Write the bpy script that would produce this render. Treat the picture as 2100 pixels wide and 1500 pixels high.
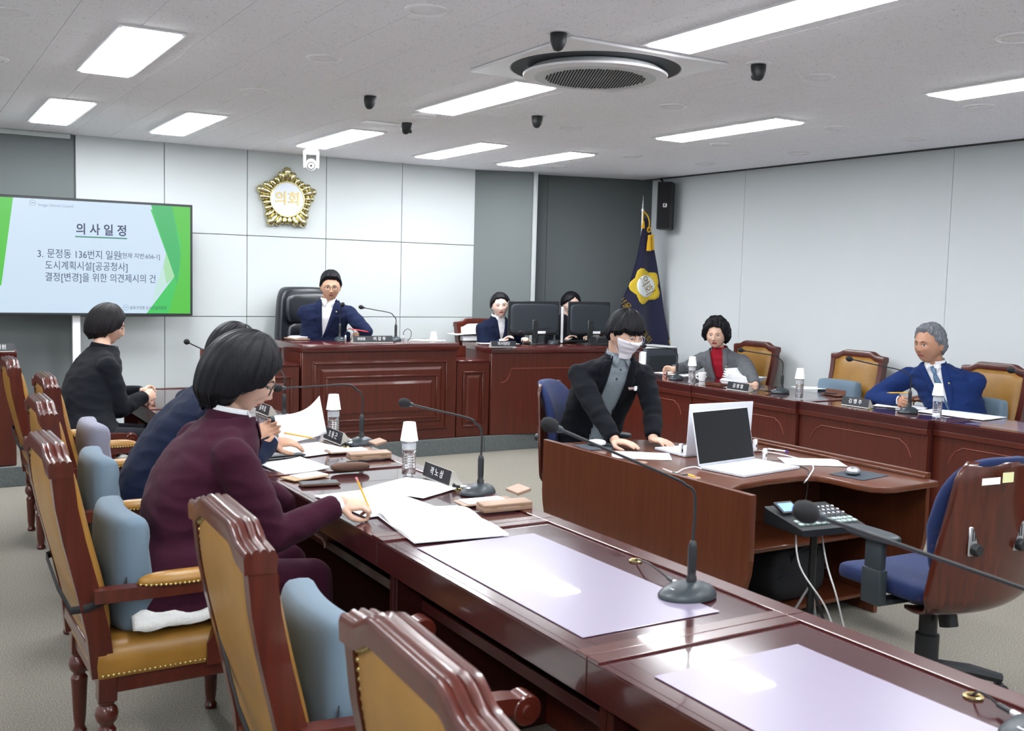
import bpy, bmesh, math, random
from mathutils import Vector, Matrix, Quaternion, noise
import numpy as np
random.seed(7)
for o in list(bpy.data.objects): bpy.data.objects.remove(o)
S=bpy.context.scene
COL=S.collection
PI=math.pi
# ------------------------------------------------------------------ camera
CH=1.6
FPX=2113.0; yaw,pit,rol=0.5430,0.0841,-0.0259
_f=Vector((math.sin(yaw)*math.cos(pit),math.cos(yaw)*math.cos(pit),-math.sin(pit)))
_r=Vector((math.cos(yaw),-math.sin(yaw),0)); _d=_f.cross(_r)
_c,_s=math.cos(rol),math.sin(rol)
CR=_c*_r+_s*_d; CD=-_s*_r+_c*_d; CF=_f
cam=bpy.data.cameras.new('camera'); camo=bpy.data.objects.new('camera',cam); COL.objects.link(camo)
cam.sensor_width=36; cam.lens=36*FPX/2100; cam.clip_start=0.05; cam.clip_end=60
mw=Matrix.Identity(4)
for i in range(3):
    mw[i][0]=CR[i]; mw[i][1]=-CD[i]; mw[i][2]=-CF[i]
mw.translation=Vector((0,0,CH)); camo.matrix_world=mw
cam.dof.use_dof=True; cam.dof.focus_distance=6.8; cam.dof.aperture_fstop=7.5
S.camera=camo
# world, exposure (closed room: the lamps are the ceiling panels, see ceiling_light)
w=bpy.data.worlds.new('world'); S.world=w; w.use_nodes=True
w.node_tree.nodes['Background'].inputs[0].default_value=(.75,.85,1,1)
w.node_tree.nodes['Background'].inputs[1].default_value=0.5
S.view_settings.view_transform='Standard'; S.view_settings.look='None'
S.view_settings.gamma=1; S.view_settings.use_curve_mapping=False
S.view_settings.exposure=0.0
LAMP=40           # radiance of the ceiling panels
# points seen in the photograph, on a plane of the room
def _ray(x,y): return CR*((x-1050)/FPX)+CD*((y-750)/FPX)+CF
def PZ(x,y,z): d=_ray(x,y); return Vector((0,0,CH))+d*((z-CH)/d.z)
def PY(x,y,Y): d=_ray(x,y); return Vector((0,0,CH))+d*(Y/d.y)
def PX(x,y,X): d=_ray(x,y); return Vector((0,0,CH))+d*(X/d.x)
# ------------------------------------------------------------------ materials
def mat(name,col,rough=.5,metal=0,spec=.5,coat=0,coat_r=.05,alpha=1,emit=0,trans=0,sheen=0,ior=1.45):
    m=bpy.data.materials.new(name); m.use_nodes=True
    b=m.node_tree.nodes['Principled BSDF']
    b.inputs['Base Color'].default_value=(*col,1); b.inputs['Roughness'].default_value=rough
    b.inputs['Metallic'].default_value=metal; b.inputs['Specular IOR Level'].default_value=spec
    b.inputs['Coat Weight'].default_value=coat; b.inputs['Coat Roughness'].default_value=coat_r
    b.inputs['IOR'].default_value=ior
    if trans: b.inputs['Transmission Weight'].default_value=trans
    if sheen: b.inputs['Sheen Weight'].default_value=sheen; b.inputs['Sheen Roughness'].default_value=.5
    if emit: b.inputs['Emission Color'].default_value=(*col,1); b.inputs['Emission Strength'].default_value=emit
    return m
def N(m,t,**k):
    n=m.node_tree.nodes.new(t)
    for a,v in k.items():
        if a in n.inputs: n.inputs[a].default_value=v
        else: setattr(n,a,v)
    return n
def LK(m,a,b): m.node_tree.links.new(a,b)
def coords(m,scale=(1,1,1),kind='Object',rot=(0,0,0)):
    tc=N(m,'ShaderNodeTexCoord'); mp=N(m,'ShaderNodeMapping')
    mp.inputs['Scale'].default_value=scale; mp.inputs['Rotation'].default_value=rot
    LK(m,tc.outputs[kind],mp.inputs[0]); return mp.outputs[0]
def bsdf(m): return m.node_tree.nodes['Principled BSDF']
def noisecol(m,c1,c2,scale,vec,detail=4,lo=.35,hi=.65,rough=.6):
    n=N(m,'ShaderNodeTexNoise'); n.inputs['Scale'].default_value=scale; n.inputs['Detail'].default_value=detail; n.inputs['Roughness'].default_value=rough
    LK(m,vec,n.inputs['Vector'])
    r=N(m,'ShaderNodeValToRGB'); r.color_ramp.elements[0].position=lo; r.color_ramp.elements[1].position=hi
    r.color_ramp.elements[0].color=(*c1,1); r.color_ramp.elements[1].color=(*c2,1)
    LK(m,n.outputs['Fac'],r.inputs[0]); LK(m,r.outputs[0],bsdf(m).inputs['Base Color']); return n,r
def bump(m,src,strength=.2,dist=.01):
    b=N(m,'ShaderNodeBump'); b.inputs['Strength'].default_value=strength; b.inputs['Distance'].default_value=dist
    LK(m,src,b.inputs['Height']); LK(m,b.outputs[0],bsdf(m).inputs['Normal']); return b
def wood(name,c1,c2,rough=.3,coat=.6,vert=True,coat_r=.08):
    m=mat(name,c1,rough,coat=coat,coat_r=coat_r)
    sc=(26,26,1.2) if vert else (1.6,26,26)
    if vert=='y': sc=(26,1.6,26)
    v=coords(m,sc); n,r=noisecol(m,c1,c2,1.6,v,6,.3,.7)
    bump(m,n.outputs['Fac'],.05,.001); return m
M={}
M['cherry']=wood('cherry_wood',(0.0528,0.0075,0.0031),(0.0810,0.0119,0.0053),.38,.2)
M['cherry_top']=wood('cherry_wood_top',(0.0528,0.0088,0.0070),(0.0792,0.0132,0.0106),.22,.6,'y',.06)
M['cherry_dark']=wood('cherry_wood_dark',(0.0317,0.0062,0.0053),(0.0510,0.0088,0.0079),.3,.5,'y',.08)
M['frame_wood']=wood('chair_wood',(0.0546,0.0079,0.0044),(0.0880,0.0141,0.0070),.3,.5,True,.1)
M['brown']=wood('brown_wood',(0.0774,0.0194,0.0070),(0.1144,0.0317,0.0123),.35,.3)
M['brown_top']=wood('brown_wood_top',(0.0880,0.0255,0.0114),(0.1320,0.0414,0.0194),.28,.4,'y',.1)
M['shell']=wood('shell_wood',(0.0396,0.0079,0.0044),(0.0880,0.0176,0.0088),.25,.5,True,.08)
M['edge']=mat('pale_edge',(.42,.27,.15),.5)
M['ceil']=mat('mineral_tile',(.79,.79,.83),.9,spec=.2)
def _():
    m=M['ceil']; v=coords(m,(1,1,1),'Object'); g=N(m,'ShaderNodeNewGeometry')
    n1=N(m,'ShaderNodeTexNoise'); n1.inputs['Scale'].default_value=95; n1.inputs['Detail'].default_value=3; LK(m,g.outputs['Position'],n1.inputs['Vector'])
    r=N(m,'ShaderNodeValToRGB'); e=r.color_ramp.elements; e[0].position=.31; e[1].position=.37; e[0].color=(.60,.58,.61,1); e[1].color=(.92,.925,.97,1)
    LK(m,n1.outputs['Fac'],r.inputs[0]); LK(m,r.outputs[0],bsdf(m).inputs['Base Color']); bump(m,n1.outputs['Fac'],.10,.002)
_()
M['wall_white']=mat('pale_fabric_panel',(.475,.505,.507),.8,spec=.2)
M['wall_side']=mat('pale_wall_paper',(.58,.615,.63),.8,spec=.2)
M['wall_grey']=mat('grey_panel',(.135,.152,.15),.7,spec=.25)
M['wall_grey2']=mat('grey_panel_dark',(.092,.104,.107),.7,spec=.25)
for k in('wall_white','wall_side','wall_grey','wall_grey2'):
    m=M[k]; v=coords(m,(1,1,1)); n=N(m,'ShaderNodeTexNoise'); n.inputs['Scale'].default_value=260; n.inputs['Detail'].default_value=2; LK(m,v,n.inputs['Vector']); bump(m,n.outputs['Fac'],.12,.002)
M['joint']=mat('panel_joint',(.14,.15,.15),.8)
M['floor']=mat('speckled_carpet',(.42,.40,.35),.85,spec=.25)
v=coords(M['floor']); n,r=noisecol(M['floor'],(.11,.101,.083),(.275,.257,.22),190,v,3,.38,.62); bump(M['floor'],n.outputs['Fac'],.35,.004)
M['granite']=mat('grey_granite',(.1,.11,.11),.4)
noisecol(M['granite'],(.055,.065,.068),(.15,.165,.165),160,coords(M['granite']),4,.35,.65)
M['leather']=mat('mustard_leather',(.43,.215,.036),.36,spec=.5)
v=coords(M['leather']); n,r=noisecol(M['leather'],(.24,.115,.017),(.305,.152,.028),7,v,4,.3,.7); n2=N(M['leather'],'ShaderNodeTexVoronoi'); n2.inputs['Scale'].default_value=260; LK(M['leather'],v,n2.inputs['Vector']); bump(M['leather'],n2.outputs['Distance'],.1,.002)
M['brass']=mat('antique_brass',(.42,.33,.14),.3,.9)
M['gold']=mat('polished_gold',(.64,.58,.33),.14,1)
M['goldtext']=mat('gold_letter',(.62,.50,.22),.35,.6)
M['black']=mat('black_plastic',(.014,.016,.018),.42)
M['black_soft']=mat('black_foam',(.010,.010,.012),.9)
M['charcoal']=mat('charcoal_metal',(.035,.045,.052),.4,.2)
M['white']=mat('white_plastic',(.82,.82,.84),.35)
M['paper']=mat('white_paper',(.86,.87,.90),.7,spec=.2)
M['paper_grey']=mat('paper_print',(.55,.58,.62),.8)
M['cup']=mat('paper_cup',(.86,.87,.87),.55)
M['silver']=mat('silver_metal',(.62,.64,.68),.28,.85)
M['glass']=mat('clear_bottle',(.93,.95,.97),.06,trans=.95,ior=1.33)
M['blackleather']=mat('black_leather',(.010,.012,.016),.32,spec=.6)
M['cream']=mat('cream_damask',(.62,.60,.55),.7)
M['cloth_white']=mat('white_terry',(.74,.74,.72),.95); v=coords(M['cloth_white']); n=N(M['cloth_white'],'ShaderNodeTexNoise'); n.inputs['Scale'].default_value=150; LK(M['cloth_white'],v,n.inputs['Vector']); bump(M['cloth_white'],n.outputs['Fac'],.5,.006)
M['lumbar']=mat('blue_grey_velour',(.125,.18,.235),.9,sheen=.1)
M['lumbar2']=mat('lilac_grey_velour',(.20,.205,.27),.9,sheen=.1)
M['strap']=mat('black_strap',(.012,.012,.014),.8)
M['pad']=mat('translucent_desk_pad',(.27,.23,.325),.30,spec=1.0,coat=1,coat_r=.02)
M['blueseat']=mat('blue_fabric',(.006,.022,.11),.85,sheen=.05)
v=coords(M['blueseat']); noisecol(M['blueseat'],(.004,.015,.075),(.04,.022,.06),30,v,3,.60,.68)
M['tan']=mat('tan_leatherette',(.30,.19,.13),.5)
M['yellow']=mat('yellow_paint',(.85,.42,.03),.4)
M['pink']=mat('pink_eraser',(.8,.25,.3),.6)
M['blue_pl']=mat('blue_plastic',(.05,.05,.55),.4)
M['polish_black']=mat('black_glass',(.006,.007,.010),.08)
M['navyp']=mat('navy_plastic',(.01,.04,.16),.35)
M['keysb']=mat('pale_green_keys',(.33,.42,.40),.5)
M['bagm']=mat('black_nylon',(.008,.009,.012),.7)
M['printg']=mat('printer_grey',(.045,.05,.065),.5)
M['note_y']=mat('yellow_note',(.70,.70,.38),.7)
M['red']=mat('red_plastic',(.75,.02,.03),.35)
# ------------------------------------------------------------------ mesh helpers
class MB:
    def __init__(s): s.bm=bmesh.new()
    def box(s,x0,x1,y0,y1,z0,z1,bev=0,seg=1,M4=None):
        t=bmesh.new(); bmesh.ops.create_cube(t,size=1)
        for v in t.verts: v.co=Vector(((x0+x1)/2+v.co.x*(x1-x0),(y0+y1)/2+v.co.y*(y1-y0),(z0+z1)/2+v.co.z*(z1-z0)))
        if bev: bmesh.ops.bevel(t,geom=list(t.edges),offset=bev,segments=seg,profile=.5,affect='EDGES')
        return s.add(t,M4)
    def add(s,t,M4=None):
        if M4 is not None: bmesh.ops.transform(t,matrix=M4,verts=t.verts)
        me=bpy.data.meshes.new('t'); t.to_mesh(me); t.free(); s.bm.from_mesh(me); bpy.data.meshes.remove(me); return s
    def raw(s,vs,fs,M4=None):
        vv=[s.bm.verts.new((M4@Vector(v)) if M4 is not None else v) for v in vs]
        for f in fs:
            try: s.bm.faces.new([vv[i] for i in f])
            except ValueError: pass
        return s
    def lathe(s,prof,n=20,M4=None,cap=True):   # prof: (r,z)
        vs=[];fs=[];k=len(prof)
        for r,z in prof:
            for i in range(n):
                a=2*PI*i/n; vs.append((r*math.cos(a),r*math.sin(a),z))
        for j in range(k-1):
            for i in range(n):
                fs.append((j*n+i,j*n+(i+1)%n,(j+1)*n+(i+1)%n,(j+1)*n+i))
        if cap:
            fs.append(tuple(range(n-1,-1,-1))); fs.append(tuple((k-1)*n+i for i in range(n)))
        return s.raw(vs,fs,M4)
    def tube(s,pts,rad,n=10,cap=True,M4=None,flat=1.0,up=None):
        pts=[Vector(p) for p in pts]; k=len(pts)
        if not hasattr(rad,'__len__'): rad=[rad]*k
        vs=[];fs=[];prev=None
        for i,p in enumerate(pts):
            t=(pts[min(i+1,k-1)]-pts[max(i-1,0)]).normalized()
            if prev is None:
                u=Vector(up) if up else (Vector((0,0,1)) if abs(t.z)<.9 else Vector((1,0,0)))
                u=(u-t*u.dot(t)).normalized()
            else: u=(prev-t*prev.dot(t)).normalized()
            prev=u; q=t.cross(u)
            for j in range(n):
                a=2*PI*j/n; vs.append(p+u*(math.cos(a)*rad[i]*flat)+q*(math.sin(a)*rad[i]))
        for i in range(k-1):
            for j in range(n): fs.append((i*n+j,i*n+(j+1)%n,(i+1)*n+(j+1)%n,(i+1)*n+j))
        if cap: fs.append(tuple(range(n-1,-1,-1))); fs.append(tuple((k-1)*n+j for j in range(n)))
        return s.raw(vs,fs,M4)
    def ball(s,c,r,n=12,m=8,M4=None,sc=(1,1,1)):
        vs=[(c[0],c[1],c[2]-r*sc[2])];fs=[]
        for j in range(1,m):
            b=-PI/2+PI*j/m
            for i in range(n):
                a=2*PI*i/n; vs.append((c[0]+r*sc[0]*math.cos(b)*math.cos(a),c[1]+r*sc[1]*math.cos(b)*math.sin(a),c[2]+r*sc[2]*math.sin(b)))
        vs.append((c[0],c[1],c[2]+r*sc[2])); L=len(vs)-1
        for i in range(n):
            fs.append((0,1+(i+1)%n,1+i)); fs.append((L,L-n+i,L-n+(i+1)%n))
        for j in range(m-2):
            for i in range(n): fs.append((1+j*n+i,1+j*n+(i+1)%n,1+(j+1)*n+(i+1)%n,1+(j+1)*n+i))
        return s.raw(vs,fs,M4)
    def prism(s,poly,z0,z1,bev=0,M4=None,seg=1):   # poly in xy, extruded z
        n=len(poly); t=bmesh.new()
        a=[t.verts.new((x,y,z0)) for x,y in poly]; b=[t.verts.new((x,y,z1)) for x,y in poly]
        t.faces.new(a[::-1]); t.faces.new(b)
        for i in range(n): t.faces.new((a[i],a[(i+1)%n],b[(i+1)%n],b[i]))
        bmesh.ops.recalc_face_normals(t,faces=t.faces)
        if bev:
            ed=[e for e in t.edges if abs(e.verts[0].co.z-e.verts[1].co.z)<1e-6]
            bmesh.ops.bevel(t,geom=ed,offset=bev,segments=seg,profile=.5,affect='EDGES')
        return s.add(t,M4)
    def grid(s,fn,nu,nv,close_u=False,M4=None):
        vs=[];fs=[]
        for j in range(nv+1):
            for i in range(nu+(0 if close_u else 1)): vs.append(fn(i/nu,j/nv))
        w=nu if close_u else nu+1
        for j in range(nv):
            for i in range(nu): fs.append((j*w+i,j*w+(i+1)%w,(j+1)*w+(i+1)%w,(j+1)*w+i))
        return s.raw(vs,fs,M4)
    def build(s,name,m,parent=None,smooth=True,ang=40,recalc=True,loc=None):
        if recalc: bmesh.ops.recalc_face_normals(s.bm,faces=s.bm.faces)
        me=bpy.data.meshes.new(name); s.bm.to_mesh(me); s.bm.free()
        if m is not None:
            for q in (m if isinstance(m,(list,tuple)) else [m]): me.materials.append(M[q] if isinstance(q,str) else q)
        if smooth:
            me.polygons.foreach_set('use_smooth',[True]*len(me.polygons)); me.set_sharp_from_angle(angle=math.radians(ang))
        o=bpy.data.objects.new(name,me); COL.objects.link(o)
        if parent is not None: o.parent=parent
        if loc is not None: o.location=loc
        return o
def tag(o,label=None,cat=None,group=None,kind=None):
    if label: o['label']=label
    if cat: o['category']=cat
    if group: o['group']=group
    if kind: o['kind']=kind
    return o
def thing(name,label,cat,loc=(0,0,0),rz=0,group=None):
    o=bpy.data.objects.new(name,None); o.empty_display_size=.1; COL.objects.link(o)
    o.location=loc; o.rotation_euler=(0,0,rz); return tag(o,label,cat,group)
def dup(root,loc,rz,label,group=None):
    r=root.copy(); COL.objects.link(r); r.location=loc; r.rotation_euler=(0,0,rz); r['label']=label
    if group: r['group']=group
    kids={}
    for o in list(root.children):
        c=o.copy(); COL.objects.link(c); c.parent=r
        for g in list(o.children):
            d=g.copy(); COL.objects.link(d); d.parent=c
    return r
def struct(mb,name,m,parent=None,**k):
    o=mb.build(name,m,parent,**k)
    if parent is None: o['kind']='structure'
    return o
def text(body,size,m,name='lettering',parent=None,mw=None,extrude=.0006,align='CENTER',sx=1,bold=0):
    c=bpy.data.curves.new(name,'FONT'); c.body=body; c.size=size; c.align_x=align; c.align_y='CENTER'; c.extrude=extrude
    c.offset=bold; c.resolution_u=3
    o=bpy.data.objects.new(name,c); COL.objects.link(o)
    dg=bpy.context.evaluated_depsgraph_get(); me=bpy.data.meshes.new_from_object(o.evaluated_get(dg)); 
    bpy.data.objects.remove(o); bpy.data.curves.remove(c)
    if sx!=1:
        for v in me.vertices: v.co.x*=sx
    if mw is not None: me.transform(mw)
    me.materials.clear(); me.materials.append(M[m] if isinstance(m,str) else m); me.name=name
    o=bpy.data.objects.new(name,me); COL.objects.link(o)
    if parent is not None: o.parent=parent
    return o
def TR(x,y,z): return Matrix.Translation((x,y,z))
def frame(o,x,y,z=None):   # matrix from origin and x,y axes
    x=Vector(x).normalized(); y=Vector(y); z=x.cross(y).normalized(); y=z.cross(x)
    m=Matrix.Identity(4)
    for i in range(3): m[i][0]=x[i]; m[i][1]=y[i]; m[i][2]=z[i]; m[i][3]=o[i]
    return m
# ================================================================== ROOM
XL,XR,YB,YF,HC=-2.6,7.1,-2.8,9.4,2.7
b=MB(); b.box(XL-.1,XR+.1,YB-.1,9.8,-.1,0); struct(b,'floor','floor',smooth=False)
ceil=struct(MB().box(XL-.1,XR+.1,YB-.1,9.8,HC+.012,HC+.12),'ceiling','joint',smooth=False)
# ceiling tiles 0.3 x 0.6, staggered
tile=None; cells=[]
for i in range(32):
    x=XL+.0+i*.3+.15
    for j in range(-1,22):
        y=YB+j*.6+(.3 if i%2 else 0)+.3
        if y>9.7 or x>XR: continue
        v=Vector((x,y,HC))-Vector((0,0,CH)); dep=v.dot(CF)
        if dep>1: px=1050+FPX*v.dot(CR)/dep; py=750+FPX*v.dot(CD)/dep; vis=-150<px<2250 and -100<py<520
        else: vis=False; dep=99
        cells.append((0 if vis else 1,dep,x,y))
cells.sort()
rest=MB()
for n,(a,dep,x,y) in enumerate(cells):
    if n<300 and a==0:
        if tile is None:
            tile=MB().box(-.149,.149,-.299,.299,0,.012,.0012).build('ceiling_tile','ceil',ceil,smooth=False); t=tile
        else: t=tile.copy(); COL.objects.link(t); t.parent=ceil
        t.location=(x,y,HC+random.uniform(0,.0006))
    else: rest.box(x-.149,x+.149,y-.299,y+.299,HC,HC+.012)
o=rest.build('ceiling_tile_field','ceil',ceil,smooth=False); o['kind']='stuff'
# back wall: pale panel block, grey panels, recess to the right
YW=9.38
QA=(5.15,YW); QB=(5.70,9.12); QC=(5.735,9.34); QD=(XR+.02,8.93)
wb=MB(); wb.prism([(XL-.1,YW),QA,QB,(5.735,9.12),QC,QD,(XR+.1,9.8),(XL-.1,9.8)],0,HC+.02)
wall_back=struct(wb,'wall_back','joint',smooth=False)
def wpanel(p,q,z0,z1,m,name,th=.022,g=.0028):
    p=Vector((*p,0));q=Vector((*q,0));d=(q-p);L=d.length
    mm=frame(p,d,(-d.y,d.x,0))
    MB().box(g,L-g,-th,.0,z0+g,z1-g,.002,M4=mm).build(name,m,wall_back,smooth=False)
xs=[1.34,2.06,2.79,3.545,4.33,5.15]; zs=[.14,1.19,1.93,HC+.01]
for i in range(5):
    for j in range(3): wpanel((xs[i],YW),(xs[i+1],YW),zs[j],zs[j+1],'wall_white','wall_panel',.03)
wpanel(QA,QB,.14,HC+.01,'wall_grey','grey_wall_panel')
MB().box(5.70,5.737,9.08,9.33,.14,HC,.002).build('corner_post','wall_white',wall_back,smooth=False)
wpanel(QC,(5.98,9.3-.02),.14,HC+.01,'wall_grey2','grey_wall_panel'); wpanel((5.98,9.28),QD,.14,HC+.01,'wall_grey2','grey_wall_panel')
for a,c in((-2.6,-.6),(-.6,.72),(.72,1.335)): wpanel((a,YW),(c,YW),.14,HC+.01,'wall_grey','grey_wall_panel',.012)
# right wall
wr=struct(MB().box(XR+.012,XR+.2,YB-.1,9.8,0,HC+.02),'wall_right','joint',smooth=False)
ys=[9.62,7.49,5.2,2.9,.6,YB]
for i in range(5): MB().box(XR,XR+.012,ys[i+1]+.0015,ys[i]-.0015,0,HC,.001).build('wall_panel','wall_side',wr,smooth=False)
struct(MB().box(XL-.2,XL,YB-.1,9.8,0,HC+.02),'wall_left','wall_side',smooth=False)
struct(MB().box(XL-.1,XR+.1,YB-.2,YB,0,HC+.02),'wall_front','wall_side',smooth=False)
struct(MB().box(XR-.018,XR-.001,YB,8.19,0,.08,.003),'baseboard_right','cherry_dark')
struct(MB().box(XL,1.3,YW-.05,YW-.013,2.66,2.698,.003),'trim_1','wall_white')
# dais
b=MB(); b.box(XL,XR,8.2,8.92,0,.135); b.box(XL,5.72,8.92,9.1,0,.135); b.box(XL,5.12,9.1,9.35,0,.135); dais=struct(b,'trim_2','floor',smooth=False)
for i in range(8): MB().box(XL+i*1.21,XL+(i+1)*1.21-.003,8.17,8.2,0,.148,.003).build('granite_slab','granite',dais,smooth=False)
# ------------------------------------------------------------------ ceiling fittings
M['lamp']=mat('lamp_diffuser',(1,1,1),.5,emit=LAMP)
M['lamp'].node_tree.nodes['Principled BSDF'].inputs['Emission Color'].default_value=(.94,.97,1,1)
def light(x0,x1,y0,y1,label):
    t=thing('ceiling_light',label,'ceiling light',((x0+x1)/2,(y0+y1)/2,HC),0,'slim rectangular ceiling light panels')
    a,c=(x1-x0)/2,(y1-y0)/2
    f=MB()
    e=.022
    f.box(-a-e,a+e,-c-e,-c,-.010,0,.002); f.box(-a-e,a+e,c,c+e,-.012,0,.002); f.box(-a-e,-a,-c,c,-.012,0,.002); f.box(a,a+e,-c,c,-.012,0,.002)
    f.build('frame','white',t); MB().box(-a+.001,a-.001,-c+.001,c-.001,-.018,-.001,.005).build('diffuser','lamp',t)
Ycol=[(7.42,8.66),(5.02,6.26),(2.62,3.86),(.22,1.46),(-2.18,-.94)]
LB={(0,1):'large light panel at the upper left, nearest the left edge of the front row',(0,0):'light panel farthest left, above the television',(1,0):'light panel between the television and the small white camera',
 (2,0):'light panel just above the small white camera',(2,1):'light panel left of the round air conditioner',(2,2):'long light panel at the top edge above the round air conditioner',
 (3,0):'light panel above the grey wall strip, second of the far row from the camera',(4,0):'light panel farthest back, above the recessed dark wall',(4,1):'light panel over the flag and the grey haired man',(4,2):'light panel at the right edge of the picture'}
for i,(a,c) in enumerate([(.925,1.185),(1.80,2.06),(3.01,3.27),(4.13,4.37),(5.0,5.26)]):
    for j,(y0,y1) in enumerate(Ycol):
        if i in(1,3) and j>0: continue
        if j<3 or True: light(a,c,y0,y1,LB.get((i,j),'light panel behind the camera, column %s from the left, row %s'%(['one','two','three','four','five'][i],['one','two','three','four','five'][j])))
for j,(y0,y1) in enumerate(Ycol): light(-1.3,-1.04,y0,y1,'light panel beyond the left edge of the picture, row %s'%['one','two','three','four','five'][j])
dn=0
DX={(1.92,3.94):0}
first=None
spots=[(.48,5.07,'flat round ceiling vent at the top left corner'),(1.92,3.94,'round ceiling vent at the top centre left'),(1.92,5.12,'round ceiling vent right of the large left light panel'),(1.92,6.29,'faint round ceiling vent above the small left light panels'),
 (4.205,2.8,'round ceiling vent at the top right corner'),(4.205,3.93,'round ceiling vent right of the right black eyeball camera'),(4.205,5.1,'round ceiling vent below right of the air conditioner'),(4.22,6.27,'round ceiling vent right of the lowest black eyeball camera'),
 (5.6,3.95,'round ceiling vent beneath the right edge light panel'),(5.62,5.06,'round ceiling vent right of the light over the grey haired man'),(5.62,6.22,'round ceiling vent below the light over the grey haired man'),(5.6,7.33,'round ceiling vent above the speaker, nearer'),(5.6,8.5,'round ceiling vent right of the farthest light panel'),
 (6.47,5.07,'faint round ceiling vent close to the right wall, nearest'),(6.47,6.21,'faint round ceiling vent close to the right wall, middle'),(6.44,7.33,'faint round ceiling vent close to the right wall, third'),(6.44,8.48,'round ceiling vent nearest the flag corner'),(3.15,6.46,'small round ceiling vent under the central light panel'),(.48,6.25,'round ceiling vent cut by the left edge of the picture')]
for x,y,l in spots:
    if first is None:
        first=thing('ceiling_vent',l,'ceiling vent',(x,y,HC),0,'round flat ceiling vents')
        MB().lathe([(.09,0),(.09,-.006),(.082,-.010),(.066,-.011),(.064,-.004)],32).build('rim','white',first)
        MB().lathe([(.063,-.003),(.063,-.006),(.05,-.008),(.0005,-.008)],32).build('grille','ceil',first)
    else: dup(first,(x,y,HC),0,l)
# eyeball cameras
first=None
for (x,y,rz,l) in [(2.569,3.928,2.4,'black eyeball camera left above the round air conditioner'),(3.724,3.873,2.6,'black eyeball camera right of the round air conditioner'),(2.545,5.978,2.2,'black eyeball camera left of the central light panel'),(3.193,6.83,.4,'black eyeball camera beside a long white ceiling hatch'),(3.745,5.96,2.4,'black eyeball camera below the round air conditioner')]:
    if first is None:
        first=thing('eyeball_camera',l,'ceiling camera',(x,y,HC),rz,'black eyeball cameras on the ceiling')
        MB().lathe([(.062,0),(.062,-.004),(.055,-.008),(.04,-.008)],28).build('mount_ring','white',first)
        b=MB(); b.lathe([(.037,0),(.038,-.02),(.036,-.045),(.030,-.066),(.022,-.082),(.012,-.09),(.003,-.091)],24,M4=Matrix.Rotation(.22,4,'X')@TR(0,.0,.002)); b.build('housing','black',first)
        MB().lathe([(.018,0),(.018,.006),(.012,.006),(.010,.002)],20,M4=Matrix.Rotation(.22,4,'X')@TR(.012,-.026,-.06)@Matrix.Rotation(1.1,4,'X')).build('lens','charcoal',first)
    else: dup(first,(x,y,HC),rz,l)
t=thing('ceiling_hatch','long shallow white hatch lying flat on the ceiling beside an eyeball camera','hatch',(3.05,6.98,HC),.0)
MB().box(-.13,.13,-.05,.05,-.008,0,.003).build('cover','white',t)
# round air conditioner
ac=thing('air_conditioner','white square ceiling air conditioner with a round perforated grille and black ring','air conditioner',(3.12,4.42,HC),0)
MB().box(-.475,.475,-.475,.475,-.018,0,.008,2).build('panel','white',ac)
MB().lathe([(.436,-.018),(.442,-.021),(.448,-.018)],64,cap=False).build('outer_lip','white',ac)
M['acblack']=mat('dark_vent',(.02,.025,.03),.5)
MB().lathe([(.434,-.0185),(.434,-.0205),(.30,-.0205),(.29,-.019)],64).build('black_ring','acblack',ac)
MB().lathe([(.33,-.022),(.372,-.050),(.368,-.060),(.31,-.066)],64,cap=False).build('disc_rim','white',ac)
M['acgr']=mat('grille_plastic',(.62,.66,.67),.5)
MB().lathe([(.312,-.0645),(.312,-.066),(.001,-.068)],64).build('disc','acgr',ac)
g=MB()
for i in range(-16,17):
    for j in range(-16,17):
        x=i*.0165+(.008 if j%2 else 0); y=j*.0155
        if x*x+y*y<.255**2: g.lathe([(.0058,-.0675),(.0058,-.0695)],6,M4=TR(x,y,0))
o=g.build('grille_hole','acblack',ac,smooth=False); o['kind']='stuff'
# white PTZ camera
p=PZ(632,305,HC); t=thing('ceiling_camera','small white pan and tilt camera hanging from the ceiling above the gold emblem','camera',(3.12,8.60,HC),-.35)
MB().box(-.075,.075,-.06,.06,-.03,0,.006).build('base_plate','white',t)
b=MB(); b.lathe([(.052,-.03),(.055,-.045),(.055,-.075),(.05,-.08)],24); b.box(-.068,-.044,-.045,.045,-.20,-.05,.012,2); b.box(.044,.068,-.045,.045,-.20,-.05,.012,2); b.build('yoke','white',t)
R=TR(0,0,-.165)@Matrix.Rotation(1.85,4,'X')
b=MB(); b.lathe([(.02,-.055),(.04,-.05),(.046,-.02),(.046,.045),(.042,.055),(.033,.058)],28,M4=R); b.build('head','white',t)
MB().lathe([(.034,.050),(.034,.062),(.029,.062),(.024,.054),(.015,.057),(.001,.06)],28,M4=R).build('lens','black',t)
# wall emblem: gold flower with white disc
EC=Vector((3.15,YW-.03,2.275)); em=thing('wall_emblem','gold petalled emblem with a white disc and raised Korean lettering on the pale wall','emblem',EC,0)
RW=Matrix.Rotation(PI/2,4,'X')   # local xy -> world xz, z -> -y
b=MB(); npet=25
for i in range(npet):
    a=PI/2+2*PI*i/npet; k=i%5; R1={0:.298,1:.262,4:.262,2:.232,3:.232}[k]; w_={0:.043,1:.034,4:.034,2:.028,3:.028}[k]
    c,s_=math.cos(a),math.sin(a); pts=[];rad=[]
    for u in range(9):
        f=u/8; rr=.13+(R1-w_*.4-.13)*f; pts.append((c*rr,s_*rr,.012+.028*math.sin(f*PI*.75))); rad.append(w_*(.42+.58*f) if u<8 else w_*.75)
    b.tube(pts,rad,12,M4=RW); b.ball((c*(R1-w_),s_*(R1-w_),.026),w_*1.0,12,8,M4=RW,sc=(1,1,.75))
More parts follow.
